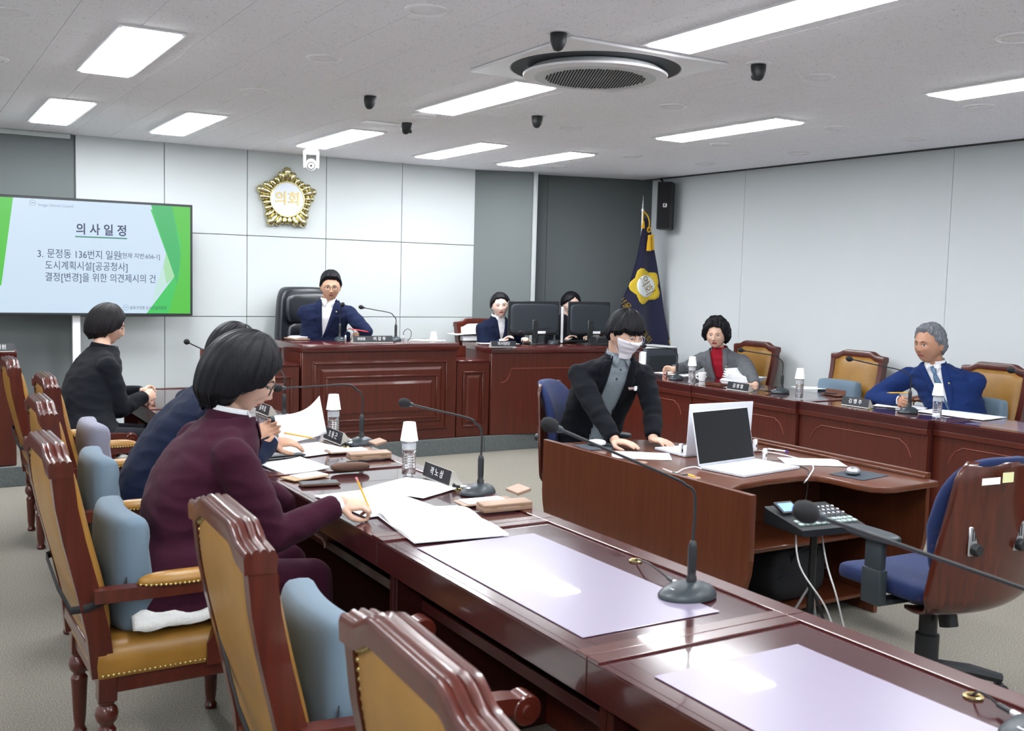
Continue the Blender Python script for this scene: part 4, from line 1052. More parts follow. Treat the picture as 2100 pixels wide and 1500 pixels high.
    if jacket and inner in('shirt_white','shirt_blue'):
        for i in(0,1):
            dd=(WR[i]-EL[i]).normalized(); c0_=WR[i]-dd*.024; MB().tube([c0_,WR[i]-dd*.006],[.0335,.0325],16,cap=False).build('shirt_cuff',inner,root)
    if legs and trousers:
        b=MB(); torso(b,.010,t0=-.16,t1=.12)
        for i,s_ in((0,-1),(1,1)):
            hj=P0+Vector((s_*.09,.02,-.02)); capsule(b,[hj,hj.lerp(KN[i],.5),KN[i]],[.098,.086,.068],14); b.tube([KN[i],KN[i].lerp(AN[i],.5),AN[i]+Vector((0,0,-.0))],[.068,.062,.055],14)
        me=remesh(b,.010,4,'trousers'); wrinkle(me,.004); mesh_obj('trousers',me,trousers,root)
        for i in(0,1):
            t=MB(); puff(t,.045,.13,.04,(AN[i].x,AN[i].y+.07,.043),.7,.7,20,12,fn=lambda q:Vector((q.x,q.y,q.z if q.z<0 or q.y<.03 else q.z*.7))); t.build('shoe','black',root,ang=60)
    if glasses:
        rx,rz_,rad,gm=glasses; b=MB(); 
        for s_ in(-1,1):
            pts=[HM@Vector((s_*.033+rx*math.cos(2*PI*i/24),.092-.10*0-.0,-.006+rz_*math.sin(2*PI*i/24))) for i in range(25)]; 
            yb_=(HI@proj(s_*.033,-.02,0)).y+.012
            pts=[HM@Vector((s_*.033+rx*math.copysign(abs(math.cos(2*PI*i/24))**.8,math.cos(2*PI*i/24)),yb_-abs(math.cos(2*PI*i/24))*.002,-.006+rz_*math.copysign(abs(math.sin(2*PI*i/24))**.8,math.sin(2*PI*i/24)))) for i in range(25)]
            b.tube(pts,rad,6,cap=False)
            b.tube([HM@Vector((s_*(.033+rx),yb_-.002,.0)),HM@Vector((s_*.072,yb_-.03,.004)),HM@Vector((s_*.080,-.01,.004)),HM@Vector((s_*.079,-.03,-.008))],rad,6)
        b.tube([HM@Vector((-.033+rx,yb_,.0)),HM@Vector((0,yb_+.004,.003)),HM@Vector((.033-rx,yb_,.0))],rad,6)
        b.build('glasses',gm,root,ang=80)
    D=dict(bvh=bvh,root=root,HM=HM,NB=NB,front=front,cen=cen,proj=proj,inv=inv,P0=P0,T=T,WR=WR,EL=EL)
    return D
def badge(P,x,dz,r=.007,m='gold'):
    z_=P['NB'].z-dz; p=P['front'](x+P['cen']((z_-P['P0'].z)/P['T']).x,z_,.009); MB().lathe([(r,0),(r,.002),(r*.6,.003)],12,M4=TR(*p)@Matrix.Rotation(-PI/2,4,'X')).build('lapel_pin',m,P['root'])
HM_SHORT=dict(tab=[(0,46,0,.030),(35,50,0,.028),(56,66,0,.020),(75,84,0,.014),(90,94,0,.010),(112,112,0,.010),(180,124,0,.014)],top=.026,amp=.003)
# --- woman in burgundy
hp=PX(497,778,1.20)
P9=person('person in a burgundy suit with a black bob writing with a pencil at the desk',(.79,3.45,.575),RL+.04,(1.045,3.53,1.24),hyaw=-.44,hpitch=-.40,hs=1.06,skin='skin_light',fem=True,
 wr=[PZ(640,1072,.60),PZ(700,1032,.815)],hint=[(-.5,-.2,-.8),(.25,-.3,-.9)],
 hands=[dict(d=(.6,-.3,-.55),n=(.3,.2,-.8),curl=.35),dict(d=(.93,-.15,-.05),n=(-.1,.35,-.9),curl=[.75,.8,.95,1.0],thumb=.9)],
 hair=dict(tab=[(0,62,0,.020),(30,70,0,.028),(48,86,0,.034),(60,90,.012,.036),(74,90,.045,.038),(90,90,.10,.040),(130,90,.135,.040),(180,90,.14,.044)],top=.038,amp=.004,freq=8,wall=.03,tuck=.16,base=(.088,.102,.117)),hairm='hair_black',
 jacket='burgundy',inner='shirt_white',vdepth=.20,vw=.05,trousers='burgundy',jlen=.025,lip='lip_red',glasses=(.024,.019,.0016,'black'),build=1.16,vox=.004,sh=.18)
# --- man in navy, turning a page
P8=person('person in navy suit behind the burgundy suited woman, holding a page and pencil',(.90,4.52,.575),RL+.0,(1.31,4.62,1.235),hyaw=-.1,hpitch=-.4,hs=1.0,skin='skin_mid',
 wr=[PZ(512,895,.865),PZ(560,905,.83)],hint=[(-.4,-.2,-.9),(.5,-.3,-.8)],
 hands=[dict(d=(.85,.1,.25),n=(.1,-.8,.35),side=1,curl=.45,thumb=.7),dict(d=(.95,-.12,-.05),n=(-.05,.25,-.95),curl=.35,thumb=.6)],
 hair=dict(HM_SHORT,seed=4),jacket='navy_dark',inner='shirt_blue',vdepth=.3,build=1.12,vox=.005,sh=.195)
# --- woman in black
hp=PX(228,668,1.22)
P7=person('person in black jacket with dark bob, hands clasped, below the television',(.98,6.52,.585),RL+.16,(1.20,hp.y,hp.z),hyaw=-.30,hpitch=-.22,hs=1.0,fem=True,skin='skin_light',
 wr=[PZ(296,803,.80),PZ(300,812,.80)],hint=[(-.7,-.2,-.7),(.5,-.4,-.7)],
 hands=[dict(d=(.5,.85,.1),n=(.5,-.5,-.4),curl=.7),dict(d=(.75,.65,.12),n=(-.5,.6,-.3),curl=.6)],
 hair=dict(tab=[(0,58,0,.018),(30,64,0,.026),(46,80,0,.030),(60,90,.010,.034),(76,90,.040,.037),(92,90,.075,.038),(130,90,.10,.038),(180,90,.11,.040)],top=.032,amp=.004,freq=8,seed=2,wall=.03,tuck=.2),hairm='hair_soft',
 jacket='black_cloth',inner='trouser',collar='jacket',vdepth=.10,vw=.03,lapel=False,jlen=.03,build=1.12,vox=.005,sh=.18)
# --- masked operator
hp=PY(1283,686,4.62)
P4=person('person with white mask, glasses and dark jacket over grey polo shirt at the computer desk',(hp.x-.04,4.93,.60),PI-.30,hp,hyaw=.42,hpitch=-.24,hroll=.02,hs=.985,skin='skin_light',jaw=.34,
 wr=[PZ(1330,902,.755)+Vector((.03,.0,0)),PZ(1262,905,.755)],hint=[(-.9,-.5,-.3),(.9,-.5,-.3)],
 hands=[dict(d=(.08,-.95,-.05),n=(0,0,-1),curl=.22,s=.95),dict(d=(.35,-.9,-.05),n=(0,0,-1),curl=.16,s=.97)],
 hair=dict(tab=[(0,79,0,.020),(30,79,0,.024),(52,76,0,.026),(70,86,0,.022),(90,92,0,.018),(115,110,0,.018),(180,122,0,.024)],top=.034,amp=.0055,freq=7,seed=9,base=(.088,.102,.117)),
 jacket='black_cloth',inner='polo',vdepth=.32,vw=.066,vlow=.046,glasses=(.024,.021,.0011,'silver'),build=1.04,vox=.0042,sh=.195,eyeopen=.002)
# --- chairman
hp=PY(678,588,8.66)
P1=person('person in a navy suit and open white shirt with glasses in the black executive chair',(hp.x-.04,8.88,.70),PI-.36,hp,hyaw=.05,hpitch=-.10,hs=.98,skin='skin_mid',jaw=.24,
 wr=[PZ(748,690,1.045)+Vector((0,.03,0)),PZ(722,690,1.045)],hint=[(-.6,.1,-.8),(.7,.1,-.7)],
 hands=[dict(d=(-.75,-.5,.12),n=(-.4,.5,-.6),curl=.7,s=1.05),dict(d=(.8,-.35,.05),n=(.1,.2,-.9),curl=.5,s=1.1)],
 hair=dict(tab=[(0,53,0,.036),(32,55,0,.036),(52,66,0,.026),(72,84,0,.018),(90,94,0,.012),(112,112,0,.014),(180,124,0,.016)],top=.036,amp=.0045,seed=1,freq=6),
 jacket='navy',inner='shirt_white',vdepth=.34,vw=.062,glasses=(.025,.018,.0014,'charcoal'),build=1.10,vox=.005,legs=False,brw=.003)
badge(P1,-.085,.10)
# --- first clerk
hp=PY(1026,626,8.62)
P2=person('person with dark tied back hair in a navy jacket looking past the left monitor',(hp.x+.06,8.78,.66),PI-.15,hp,hyaw=-.30,hpitch=-.05,hroll=.10,hs=.95,skin='skin_pale',fem=True,jaw=.34,
 wr=[(hp.x+.22,8.50,1.0),(hp.x-.02,8.52,1.0)],hair=dict(tab=[(0,52,0,.012),(30,58,0,.016),(55,78,0,.018),(80,96,0,.020),(110,112,0,.022),(180,126,0,.030)],top=.018,amp=.002,seed=3,extra=[(.045,.045,.04,(0,-.115,-.02))]),
 jacket='navy_dark',inner='shirt_white',vdepth=.28,vw=.05,vox=.006,legs=False,lip='lip_red',sh=.17,brw=.0022)
# --- second clerk, behind monitors
hp=PY(1171,622,8.78)
P3=person('person with parted dark hair mostly hidden behind the two black monitors',(hp.x,8.86,.62),PI-.10,hp,hpitch=-.2,hs=.95,skin='skin_pale',fem=True,
 wr=[PZ(1192,694,1.0)+Vector((.0,-.10,0)),PZ(1150,694,1.0)+Vector((0,-.10,0))],hair=dict(tab=[(0,44,0,.012),(18,56,0,.014),(55,80,0,.018),(80,96,0,.020),(110,112,0,.022),(180,126,0,.030)],top=.014,amp=.002,seed=5,extra=[(.045,.045,.04,(0,-.115,.0))]),
 jacket='black_cloth',inner='trouser',vdepth=.1,lapel=False,collar='jacket',vox=.006,legs=False,sh=.17)
# --- grey jacket woman
hp=PX(1469,686,6.40)
P5=person('person in grey jacket and red top with voluminous black hair',(6.56,hp.y-.02,.575),RR+.42,hp,hyaw=.22,hpitch=-.08,hs=1.02,skin='skin_light',fem=True,jaw=.22,
 wr=[PX(1550,790,6.30)+Vector((0,0,.0)),PX(1382,757,6.22)],hint=[(-.8,-.5,-.25),(.6,-.4,-.3)],
 hands=[dict(d=(-.8,.3,0),n=(0,0,-1),curl=.3),dict(d=(-.25,.95,.05),n=(-.6,-.1,-.7),curl=.7,thumb=.6)],
 hair=dict(tab=[(0,50,0,.034),(35,58,0,.042),(52,84,0,.040),(70,104,0,.040),(90,114,0,.040),(130,122,0,.040),(180,126,0,.04)],top=.050,amp=.006,freq=5,curl=.012,seed=6,edge=.35,jag=1.5),hairm='hair_black',
 jacket='grey_tweed',inner='red_knit',collar='crew',vdepth=.42,vw=.072,vlow=.02,lip='lip_red',build=1.12,vox=.005,sh=.18,brw=.0022)
badge(P5,-.088,.16)
# --- man in blue suit
hp=PX(1906,706,6.32)
P6=person('person with short grey hair, blue suit and tie holding a pencil',(6.55,hp.y-.14,.60),RR+.38,hp+Vector((0,0,-.0)),hyaw=-.42,hpitch=-.05,hs=1.09,skin='skin_tan',jaw=.2,
 wr=[PZ(1893,820,.80)+Vector((.05,0,0)),PZ(1842,822,.80)+Vector((.03,0,0))],hint=[(-.9,.15,-.45),(.7,.1,-.5)],
 hands=[dict(d=(-.45,.75,.05),n=(-.55,.25,-.5),curl=.6),dict(d=(-.6,-.5,.10),n=(.5,-.4,-.3),curl=.7)],
 hair=dict(tab=[(0,46,0,.026),(30,46,0,.026),(50,58,0,.018),(68,80,0,.012),(88,94,0,.011),(108,112,0,.013),(180,124,0,.016)],top=.024,amp=.005,seed=8,freq=6,jag=2.0,curl=.008),hairm='hair_grey',
 jacket='blue_suit',inner='shirt_white',vdepth=.36,vw=.062,brow='hair_soft',build=1.18,vox=.005,sh=.20,brw=.003)
badge(P6,-.078,.13)
# tie
def tie(P,m='tie'):
    t=MB(); NB=P['NB']; vs=[];fs=[]
    for j in range(12):
        v=j/11; z=NB.z-.012-.34*v; w_=.020 if j<2 else (.013 if j==2 else .013+.028*v); tt=(z-P['P0'].z)/P['T']; c=P['cen'](tt)
        y=NB.y+.062 if j==0 else c.y+.125*1.18-.004-.05*max(0,(tt-.75)/.25)
        vs+=[(c.x-w_,y,z),(c.x,y+.006,z),(c.x+w_,y,z)]
    for j in range(11): fs+=[(3*j,3*j+1,3*j+4,3*j+3),(3*j+1,3*j+2,3*j+5,3*j+4)]
    t.raw(vs,fs); o=t.build('tie',m,P['root'],ang=60); md=o.modifiers.new('s','SOLIDIFY'); md.thickness=.006
tie(P6)
# mask and straps
def mask(P):
    HM=P['HM']; bv=P['bvh']; G={}
    n=30
    pts=[]
    for j in range(n+1):
        row=[]
        for i in range(n+1):
            u,v=i/n,j/n; a=(u*2-1)*1.22*(1-.10*v); z=-.016-.104*v+.012*(u*2-1)**2*(1-v)
            d=Vector((math.sin(a),math.cos(a),0)); cz=Vector((0,-.0,z))
            if v>.8: d=Vector((math.sin(a),math.cos(a),-(v-.8)*1.2)).normalized()
            o_=HM@(cz+d*.3); dr=((HM@cz)-o_).normalized(); h=bv.ray_cast(o_,dr); r=(HM.inverted()@h[0]-cz).length if h[0] is not None else .08
            row.append([cz,d,r+.004])
        pts.append(row)
    raw=[[q[2] for q in r] for r in pts]; cur=[r[:] for r in raw]
    for it in range(70):
        new=[r[:] for r in cur]
        for j in range(n+1):
            for i in range(n+1):
                nb=[cur[max(0,j-1)][i],cur[min(n,j+1)][i],cur[j][max(0,i-1)],cur[j][min(n,i+1)]]; new[j][i]=max(raw[j][i],sum(nb)/4)
        cur=new
    def f(u,v):
        i,j=int(round(u*n)),int(round(v*n)); cz,d,_=pts[j][i]; r=cur[j][i]+.0018*math.sin(v*PI*7)*(1-abs(u*2-1)**2)+.002
        return HM@(cz+d*r)
    b=MB(); b.grid(f,30,30); o=b.build('face_mask','maskm',P['root'],ang=80); md=o.modifiers.new('s','SOLIDIFY'); md.thickness=.002; md.offset=1
    for s_ in(-1,1):
        u=(s_+1)/2; b=MB()
        b.tube([f(u,.06),HM@Vector((s_*.074,.02,-.015)),HM@Vector((s_*.083,-.015,.014)),HM@Vector((s_*.084,-.030,-.005)),HM@Vector((s_*.076,-.012,-.035)),f(u,.88)],.0016,6)
        b.build('ear_loop','maskm',P['root'])
mask(P4)
z_=P4['NB'].z-.185; p=P4['front'](P4['cen']((z_-P4['P0'].z)/P4['T']).x-.108,z_,.016); t=MB().box(-.032,.032,0,.004,-.010,.010,.001); nb=t.build('name_badge','cherry',P4['root']); nb.location=p; nb.rotation_euler=(0,0,.35)
MB().box(-.034,-.012,.0035,.0055,-.013,.013,.001).build('badge_plate','paper',nb); text('박한욱',.015,'paper','badge_lettering',nb,TR(.010,.0046,0)@Matrix.Rotation(PI,4,'Z')@RW,.0003)
for dz in(.075,.13):
    p=P4['front'](0,P4['NB'].z-dz,0); c=P4['cen']((P4['NB'].z-dz-P4['P0'].z)/P4['T']); MB().lathe([(.006,0),(.006,.003),(.002,.003)],12,M4=TR(c.x,c.y+.124,P4['NB'].z-dz)@Matrix.Rotation(-PI/2,4,'X')).build('polo_button','black',P4['root'])
# ================================================================== THINGS ON THE DESKS
TZ=.7495      # pad / inset top of the council desks
def mic(label,base,tip,tall=.10,stem=.115,cable=None,usb='goose',foam=.0185,sc=1.0,bend=.06,neck=None):
    base=Vector(base); tip=Vector(tip); d=tip-base; rz=math.atan2(d.y,d.x)-PI/2
    t=thing('desk_microphone',label,'microphone',base,rz,'gooseneck microphones on the desks')
    L=math.hypot(d.x,d.y); h=d.z
    def bs(u,v):
        a=2*PI*u; r=[1,1.0,.93,.80,.5,.28,.0001][int(round(v*6))]; z=[0,.008,.017,.027,.036,.040,.041][int(round(v*6))]
        return (.058*sc*r*math.cos(a),.078*sc*r*math.sin(a)-.012*(1-r),z*(1.0 if math.sin(a)<0.2 else 1-.25*math.sin(a)*r))
    b=MB(); b.grid(bs,32,6,close_u=True); b.raw([bs(i/32,0) for i in range(32)],[tuple(range(32))]); bmesh.ops.remove_doubles(b.bm,verts=b.bm.verts,dist=.0004); b.build('base','charcoal',t,ang=50)
    b=MB(); b.box(-.016,.016,.030,.055,.0265,.0305,.002,M4=Matrix.Rotation(-.20,4,'X')@TR(0,0,.003)); sw=b.build('switch_plate','black',t)
    MB().box(-.009,.009,.036,.050,.030,.0335,.001,M4=Matrix.Rotation(-.20,4,'X')@TR(0,0,.003)).build('button','silver',sw)
    MB().lathe([(.014,.034),(.014,.052),(.011,.056),(.012,.075),(.0125,stem+.02),(.009,stem+.034),(.005,stem+.038)],16,M4=TR(0,-.012,0)).build('stem','black',t)
    z0=stem+.03; P=[Vector((0,-.012,z0))]
    # neck: rise, bend and run to the tip
    A=P[0]; B=Vector((0,L,h)); C1=A+Vector((0,0,neck or max(.06,(h-z0)*.42))); pts=[]
    k=Vector((0,L*.12,max(C1.z+.02,z0+.03)))
    n=18
    ctrl=[A,C1,Vector((0,L*.05,C1.z+.035)),Vector((0,L*.16,C1.z+.06)),B.lerp(Vector((0,L*.16,C1.z+.06)),.5),B]
    for i in range(len(ctrl)-1):
        p0=ctrl[max(i-1,0)];p1=ctrl[i];p2=ctrl[i+1];p3=ctrl[min(i+2,len(ctrl)-1)]
        for q in range(6):
            f=q/6; pts.append(.5*((2*p1)+(-p0+p2)*f+(2*p0-5*p1+4*p2-p3)*f*f+(-p0+3*p1-3*p2+p3)*f**3))
    pts.append(B); MB().tube(pts,[.0042]*len(pts),10).build('gooseneck','black',t)
    dr=(pts[-1]-pts[-3]).normalized(); q=dr.to_track_quat('Z','Y').to_matrix().to_4x4(); q.translation=B-dr*.02
    MB().lathe([(.0055,-.03),(.009,-.022),(.009,-.006)],14,M4=q).build('capsule','charcoal',t)
    MB().lathe([(.009,-.010),(foam*.85,-.004),(foam,.008),(foam*.98,.018),(foam*.75,.030),(foam*.3,.036),(.0005,.037)],18,M4=q).build('foam_windscreen','black_soft',t)
    if cable is not None:
        cw=Matrix.Rotation(-rz,3,'Z')@(Vector(cable)-base); cw.z=.004; dr_=Vector((cw.x,cw.y,0)).normalized(); e0=dr_*.052; e0.z=.016; e1=dr_*.083; e1.z=.014
        MB().tube([e0,e1],.0075,10).build('cable_plug','silver',t); MB().tube([e1,dr_*.125+Vector((0,0,.013))],.006,10).build('plug_sleeve','black',t)
        sd=Vector((-dr_.y,dr_.x,0)); md_=(dr_*.125+cw)/2; cable=[dr_*.125+Vector((0,0,.013)),md_+Vector((0,0,.022))+sd*.01,cw]
    if cable: 
        ls=[Vector(c) for c in cable]; MB().tube(spl(ls),.0028,8).build('cable','black',t)
    return t
def spl(ctrl,n=6):
    pts=[]; ctrl=[Vector(c) for c in ctrl]
    for i in range(len(ctrl)-1):
        p0=ctrl[max(i-1,0)];p1=ctrl[i];p2=ctrl[i+1];p3=ctrl[min(i+2,len(ctrl)-1)]
        for q in range(n):
            f=q/n; pts.append(.5*((2*p1)+(-p0+p2)*f+(2*p0-5*p1+4*p2-p3)*f*f+(-p0+3*p1-3*p2+p3)*f**3))
    pts.append(ctrl[-1]); return pts
GR_=[PZ(1304,1150,TZ),PZ(939,1005,TZ),PZ(709,917,TZ),PZ(1996,1428,TZ),PZ(1540,806,TZ),PZ(1785,840,TZ)]
mic('gooseneck microphone on the bare glossy desk in the foreground, with a round base',(1.845,2.10,TZ),PY(1122,870,2.12),cable=GR_[0],sc=1.12,neck=.13,foam=.019)
mic('gooseneck microphone reaching in from the bottom right corner',(1.87,1.10,TZ),PY(1645,1048,1.22),cable=GR_[3],sc=1.12,neck=.10,foam=.020)
mic('gooseneck microphone in front of the burgundy suited woman, beside her nameplate',PZ(980,1012,TZ),PY(826,826,3.44),cable=GR_[1],neck=.10)
mic('gooseneck microphone in front of the navy suited man turning a page',PZ(737,912,TZ),PY(566,797,4.75),cable=GR_[2],neck=.10)
mic('gooseneck microphone half hidden behind the burgundy suited woman',PZ(579,862,TZ),PY(530,762,5.90),neck=.10)
mic('gooseneck microphone in front of the woman in black, before the pale wall',(1.87,7.15,TZ),PX(382,701,1.62),neck=.10)
mic('gooseneck microphone on the right of the chairman desk',PZ(812,700,1.012)+Vector((0,.03,0)),PY(739,630,8.44),neck=.05,sc=.9)
mic('gooseneck microphone on the left of the chairman desk, before the white shirt',PZ(700,700,1.012)+Vector((0,.03,0)),PY(703,624,8.5),neck=.08,sc=.9)
mic('gooseneck microphone at the far end of the right row, behind the masked operator',PZ(1386,778,TZ)+Vector((0,0,0)),PY(1319,710,6.93),neck=.07)
mic('gooseneck microphone beside the grey jacketed woman, before the yellow chair',PZ(1600,806,TZ),PY(1517,718,5.98),cable=GR_[4],neck=.09)
mic('gooseneck microphone in front of the man in the blue suit',PZ(1862,846,TZ),PY(1740,736,4.62),cable=GR_[5],neck=.09)
mic('gooseneck microphone cut by the right edge of the picture',(5.95,3.46,TZ),PY(2071,759,3.50)+Vector((-.0,0,0)),neck=.09)
mic('gooseneck microphone of the clerk with a blue tip',PZ(1138,706,.972)+Vector((0,.03,0)),PY(1066,682,8.36),neck=.0201,sc=.8,stem=.05)
# water bottles with paper cups
M['label']=mat('bottle_label',(.72,.76,.80),.4,trans=.5)
def bottle():
    t=thing('water_bottle','x','water bottle',(0,0,0),0,'small water bottles capped with upturned paper cups')
    pr=[(.024,.0),(.029,.004),(.0305,.012),(.0305,.03)]
    for i in range(6): z=.035+i*.011; pr+=[(.0305,z),(.0275,z+.0055)]
    pr+=[(.0305,.105),(.0305,.112),(.0295,.114),(.0295,.142),(.0305,.144),(.028,.156),(.020,.170),(.013,.180),(.0125,.198)]
    MB().lathe(pr,18,cap=True).build('plastic_body','glass',t,ang=25)
    MB().lathe([(.0302,.1145),(.0302,.1415)],18,cap=False).build('label','label',t)
    c=MB(); c.lathe([(.0375,.150),(.0385,.152),(.0375,.154),(.0262,.228),(.0255,.2295),(.0250,.227),(.0005,.227)],26,cap=False); o=c.build('paper_cup','cup',t,ang=50)
    return t
bt=bottle()
BL=[((838,975),TZ,'water bottle with upturned cup beside the nameplate of the burgundy suited woman'),((652,868),TZ,'water bottle with upturned paper cup behind the turned page'),
 ((1410,787),TZ,'water bottle with upturned paper cup in front of the grey jacketed woman'),((1630,818),TZ,'water bottle with upturned paper cup before the gap between the right chairs'),((1912,858),TZ,'water bottle with upturned paper cup in front of the man in the blue suit')]
for i,((x,y),z,l) in enumerate(BL):
    p=PZ(x,y,z)
    if i==1: p=Vector((1.955,5.02,z))
    if p.x>5: p.x=max(p.x,RYX) if False else p.x+.045
    if i==0: bt.location=p; bt['label']=l
    else: dup(bt,p,i*.7,l)
c=MB(); c.lathe([(.035,0),(.036,.003),(.035,.005),(.025,.07),(.0245,.072),(.0005,.070)],24,cap=False); o=c.build('paper_cup','cup'); o.location=PZ(894,697,1.012)+Vector((0,.05,0)); tag(o,'upturned white paper cup alone on the chairman desk','paper cup')
c=MB(); c.lathe([(.0005,.004),(.026,.004),(.036,.07),(.0365,.072),(.0355,.071),(.026,0),(.0005,0)],24,cap=False); c.tube([(.034,0,.06),(.055,0,.05),(.05,0,.025),(.030,0,.018)],.004,8); o=c.build('mug','cup'); o.location=PZ(1432,782,TZ)+Vector((.06,.02,0)); o.rotation_euler=(0,0,2.5); tag(o,'white mug beside the water bottle of the grey jacketed woman','mug')
# name plates
M['plate_black']=mat('nameplate_face',(.018,.020,.026),.3); M['plate_body']=mat('nameplate_body',(.42,.40,.36),.45); M['plate_txt']=mat('nameplate_lettering',(.85,.85,.85),.5)
def plate(label,loc,rz,words,L=.24,h=.062,x0=None,size=.034,sx=1.0):
    """front (lettering) faces local -y"""
    t=thing('nameplate',label,'nameplate',loc,rz,'triangular black nameplates')
    m=Matrix(((0,0,1,0),(1,0,0,0),(0,1,0,0),(0,0,0,1)))
    MB().prism([(-.012,0),(.055,0),(.055,.004),(.012,h),(.004,h),(-.008,.006)],-L/2,L/2,.0008,M4=m).build('body','plate_body',t)
    f=frame((0,-.0095,.0),(1,0,0),(0,.20,1)); 
    sl=math.atan2(.012,h)
    F=TR(0,-.0095,.007)@Matrix.Rotation(PI/2-.215,4,'X')
    MB().box(-L/2,L/2,0,h*.95,-.0015,.0012,.0004,M4=F).build('face','plate_black',t)
    for w,xx,sz in words: text(w,sz,'plate_txt','lettering',t,F@TR(xx,h*.47,.0014),.0004,sx=sx)
    return t
plate('black nameplate reading three white characters before the burgundy suited woman, beside the bottle',PZ(897,988,TZ)+Vector((.0,0,0)),-PI/2-.0,[('곽 노 상',.0,.036)])
plate('black nameplate before the navy suited man, beside the turned page',PZ(684,907,TZ),-PI/2,[('조 용 근',.0,.036)])
plate('black nameplate partly hidden under the chin of the burgundy suited woman',PZ(540,850,TZ),-PI/2,[('김 미 정',.0,.036)])
plate('black nameplate in front of the grey jacketed woman on the right row',PZ(1505,802,TZ)+Vector((.045,0,0)),-PI/2,[('김 정 열',.0,.036)])
plate('black nameplate in front of the empty seat and the man in the blue suit',PZ(1745,835,TZ)+Vector((.045,0,0)),-PI/2,[('김 행 주',.0,.036)])
plate('long black nameplate on the chairman desk below his hands',PZ(768,704,1.012)+Vector((0,.035,0)),0,[('위원장',-.11,.028),('이 강 무',.06,.036)],L=.37,h=.058)
plate('black nameplate on the clerk desk beside the white ring binder',PZ(1036,713,.972)+Vector((0,.03,0)),-.11,[('의사담당',.0,.034)],L=.25,h=.055)
plate('black nameplate cut by the left edge of the picture on the far left desk end',PZ(-18,723,.995)+Vector((0,.04,0)),0,[('문위원',.05,.036)],L=.30,h=.055)
# paper sheets
M['ink']=mat('printed_lines',(.45,.48,.52),.8)
def sheet(label,loc,rz,w=.21,h=.297,n=1,curl=0,lines=True,name='paper_sheet',th=.0006,seed=0,cat='paper',m='paper'):
    def f(u,v):
        x=(u-.5)*w;y=(v-.5)*h; z=th*n+.0006+curl*(max(0,u-.4)/.6)**2+.0015*noise.noise(Vector((x*8+seed,y*8,seed)))
        return (x,y,z)
    b=MB(); b.grid(f,10,12); o=b.build(name,m,None,ang=80); md=o.modifiers.new('s','SOLIDIFY'); md.thickness=max(.0004,th*n); md.offset=-1
    tag(o,label,cat,'loose papers and booklets'); o.location=loc; o.rotation_euler=(0,0,rz)
    if lines:
        g=MB(); rnd=random.Random(seed+5)
        for k in range(11):
            yy=h*.36-k*h*.066
            if k in(2,): continue
            x0=-w*.38; x1=w*(.36 if k%3 else rnd.uniform(-.1,.3))
            vs=[f((x0+(x1-x0)*i/6)/w+.5,yy/h+.5) for i in range(7)]
            g.raw([(p[0],p[1],p[2]+.0004) for p in vs]+[(p[0],p[1]+.0018,p[2]+.0004) for p in vs],[(i,i+1,8+i,7+i) for i in range(6)])
        q=g.build('printed_text','ink',o,smooth=False); q['kind']='stuff'
    return o
def booklet(label,loc,rz,w=.21,h=.297,op=False,seed=0):
    """open stapled booklet with lifted cover"""
    t=thing('booklet',label,'booklet',loc,rz,'loose papers and booklets')
    def pg(off,lift):
        def f(u,v):
            x=u*w*(1 if not lift else 1-.25*lift); a=lift*PI*u*.7
            return ((x if not lift else -w*u*math.cos(lift*.9*u)),(v-.5)*h,off+.004*math.sin(PI*u)+(lift*w*.5*u*u if lift else 0))
        return f
    for i,(off,lift) in enumerate([(.004,0),(.006,0)]):
        o=MB().grid(pg(off,lift),14,8).build('page','paper',t,ang=80)
    def body(u,v): return (u*w,(v-.5)*h,.0+.001)
    MB().box(0,w,-h/2,h/2,.0002,.005,.001).build('page_block','paper',t)
    MB().box(-w,0,-h/2,h/2,.0002,.003,.001).build('page_block','paper',t)
    o=MB().grid(lambda u,v:(-w*u*(.98-.08*u),(v-.5)*h,.005+.020*math.sin(PI*min(1,u*1.0))*.5+.018*u*u*(1-v)),14,8).build('page','paper',t,ang=80)
    g=MB()
    for k in range(12):
        for s_ in(.02,): g.box(s_,w-.03-(.05 if k%4==3 else 0),h*.38-k*h*.065,h*.38-k*h*.065+.0016,.0105,.0109)
    q=g.build('printed_text','ink',t,smooth=False); q['kind']='stuff'
    return t
a=PZ(868,1070,TZ); booklet('open white booklet with curled cover lying in front of the burgundy suited woman',(1.60,3.12,TZ+.002),-PI/2-.12,.235,.33)
sheet('white paper sheet under the pencil hand of the burgundy suited woman',PZ(770,1030,TZ+.0005),.10,.30,.42,2,seed=1)
sheet('white paper sheet with a green mark beside the water bottle',PZ(850,1000,TZ+.002),.5,.30,.30,1,seed=2)
sheet('thin stack of papers left of the phone, in front of the navy suited man',PZ(600,958,TZ),.10,.21,.297,8,curl=.01,seed=3)
sheet('white papers under the pencil of the navy suited man',PZ(640,922,TZ+.001),.3,.30,.297,2,seed=4)
sheet('papers far along the left row, behind the chin of the burgundy suited woman',(1.62,5.45,TZ),.2,.21,.297,2,seed=5)
sheet('white paper before the masked operator near the desk edge',PZ(1315,935,.7215),.95,.21,.297,1,seed=6)
sheet('white paper on the right wing of the operator desk, behind the dark mouse pad',PZ(1665,948,.7215),1.0,.21,.297,1,seed=7)
sheet('papers in front of the man in the blue suit, reaching to his right',PZ(1900,850,TZ)+Vector((.22,-.1,0)),.1,.30,.50,8,seed=8)
sheet('second layer of papers before the man in the blue suit',PZ(1830,838,TZ)+Vector((.16,.05,0)),.5,.25,.35,3,seed=9)
sheet('white papers between the two right nameplates',PZ(1660,797,TZ)+Vector((.1,0,0)),1.2,.21,.40,2,seed=10)
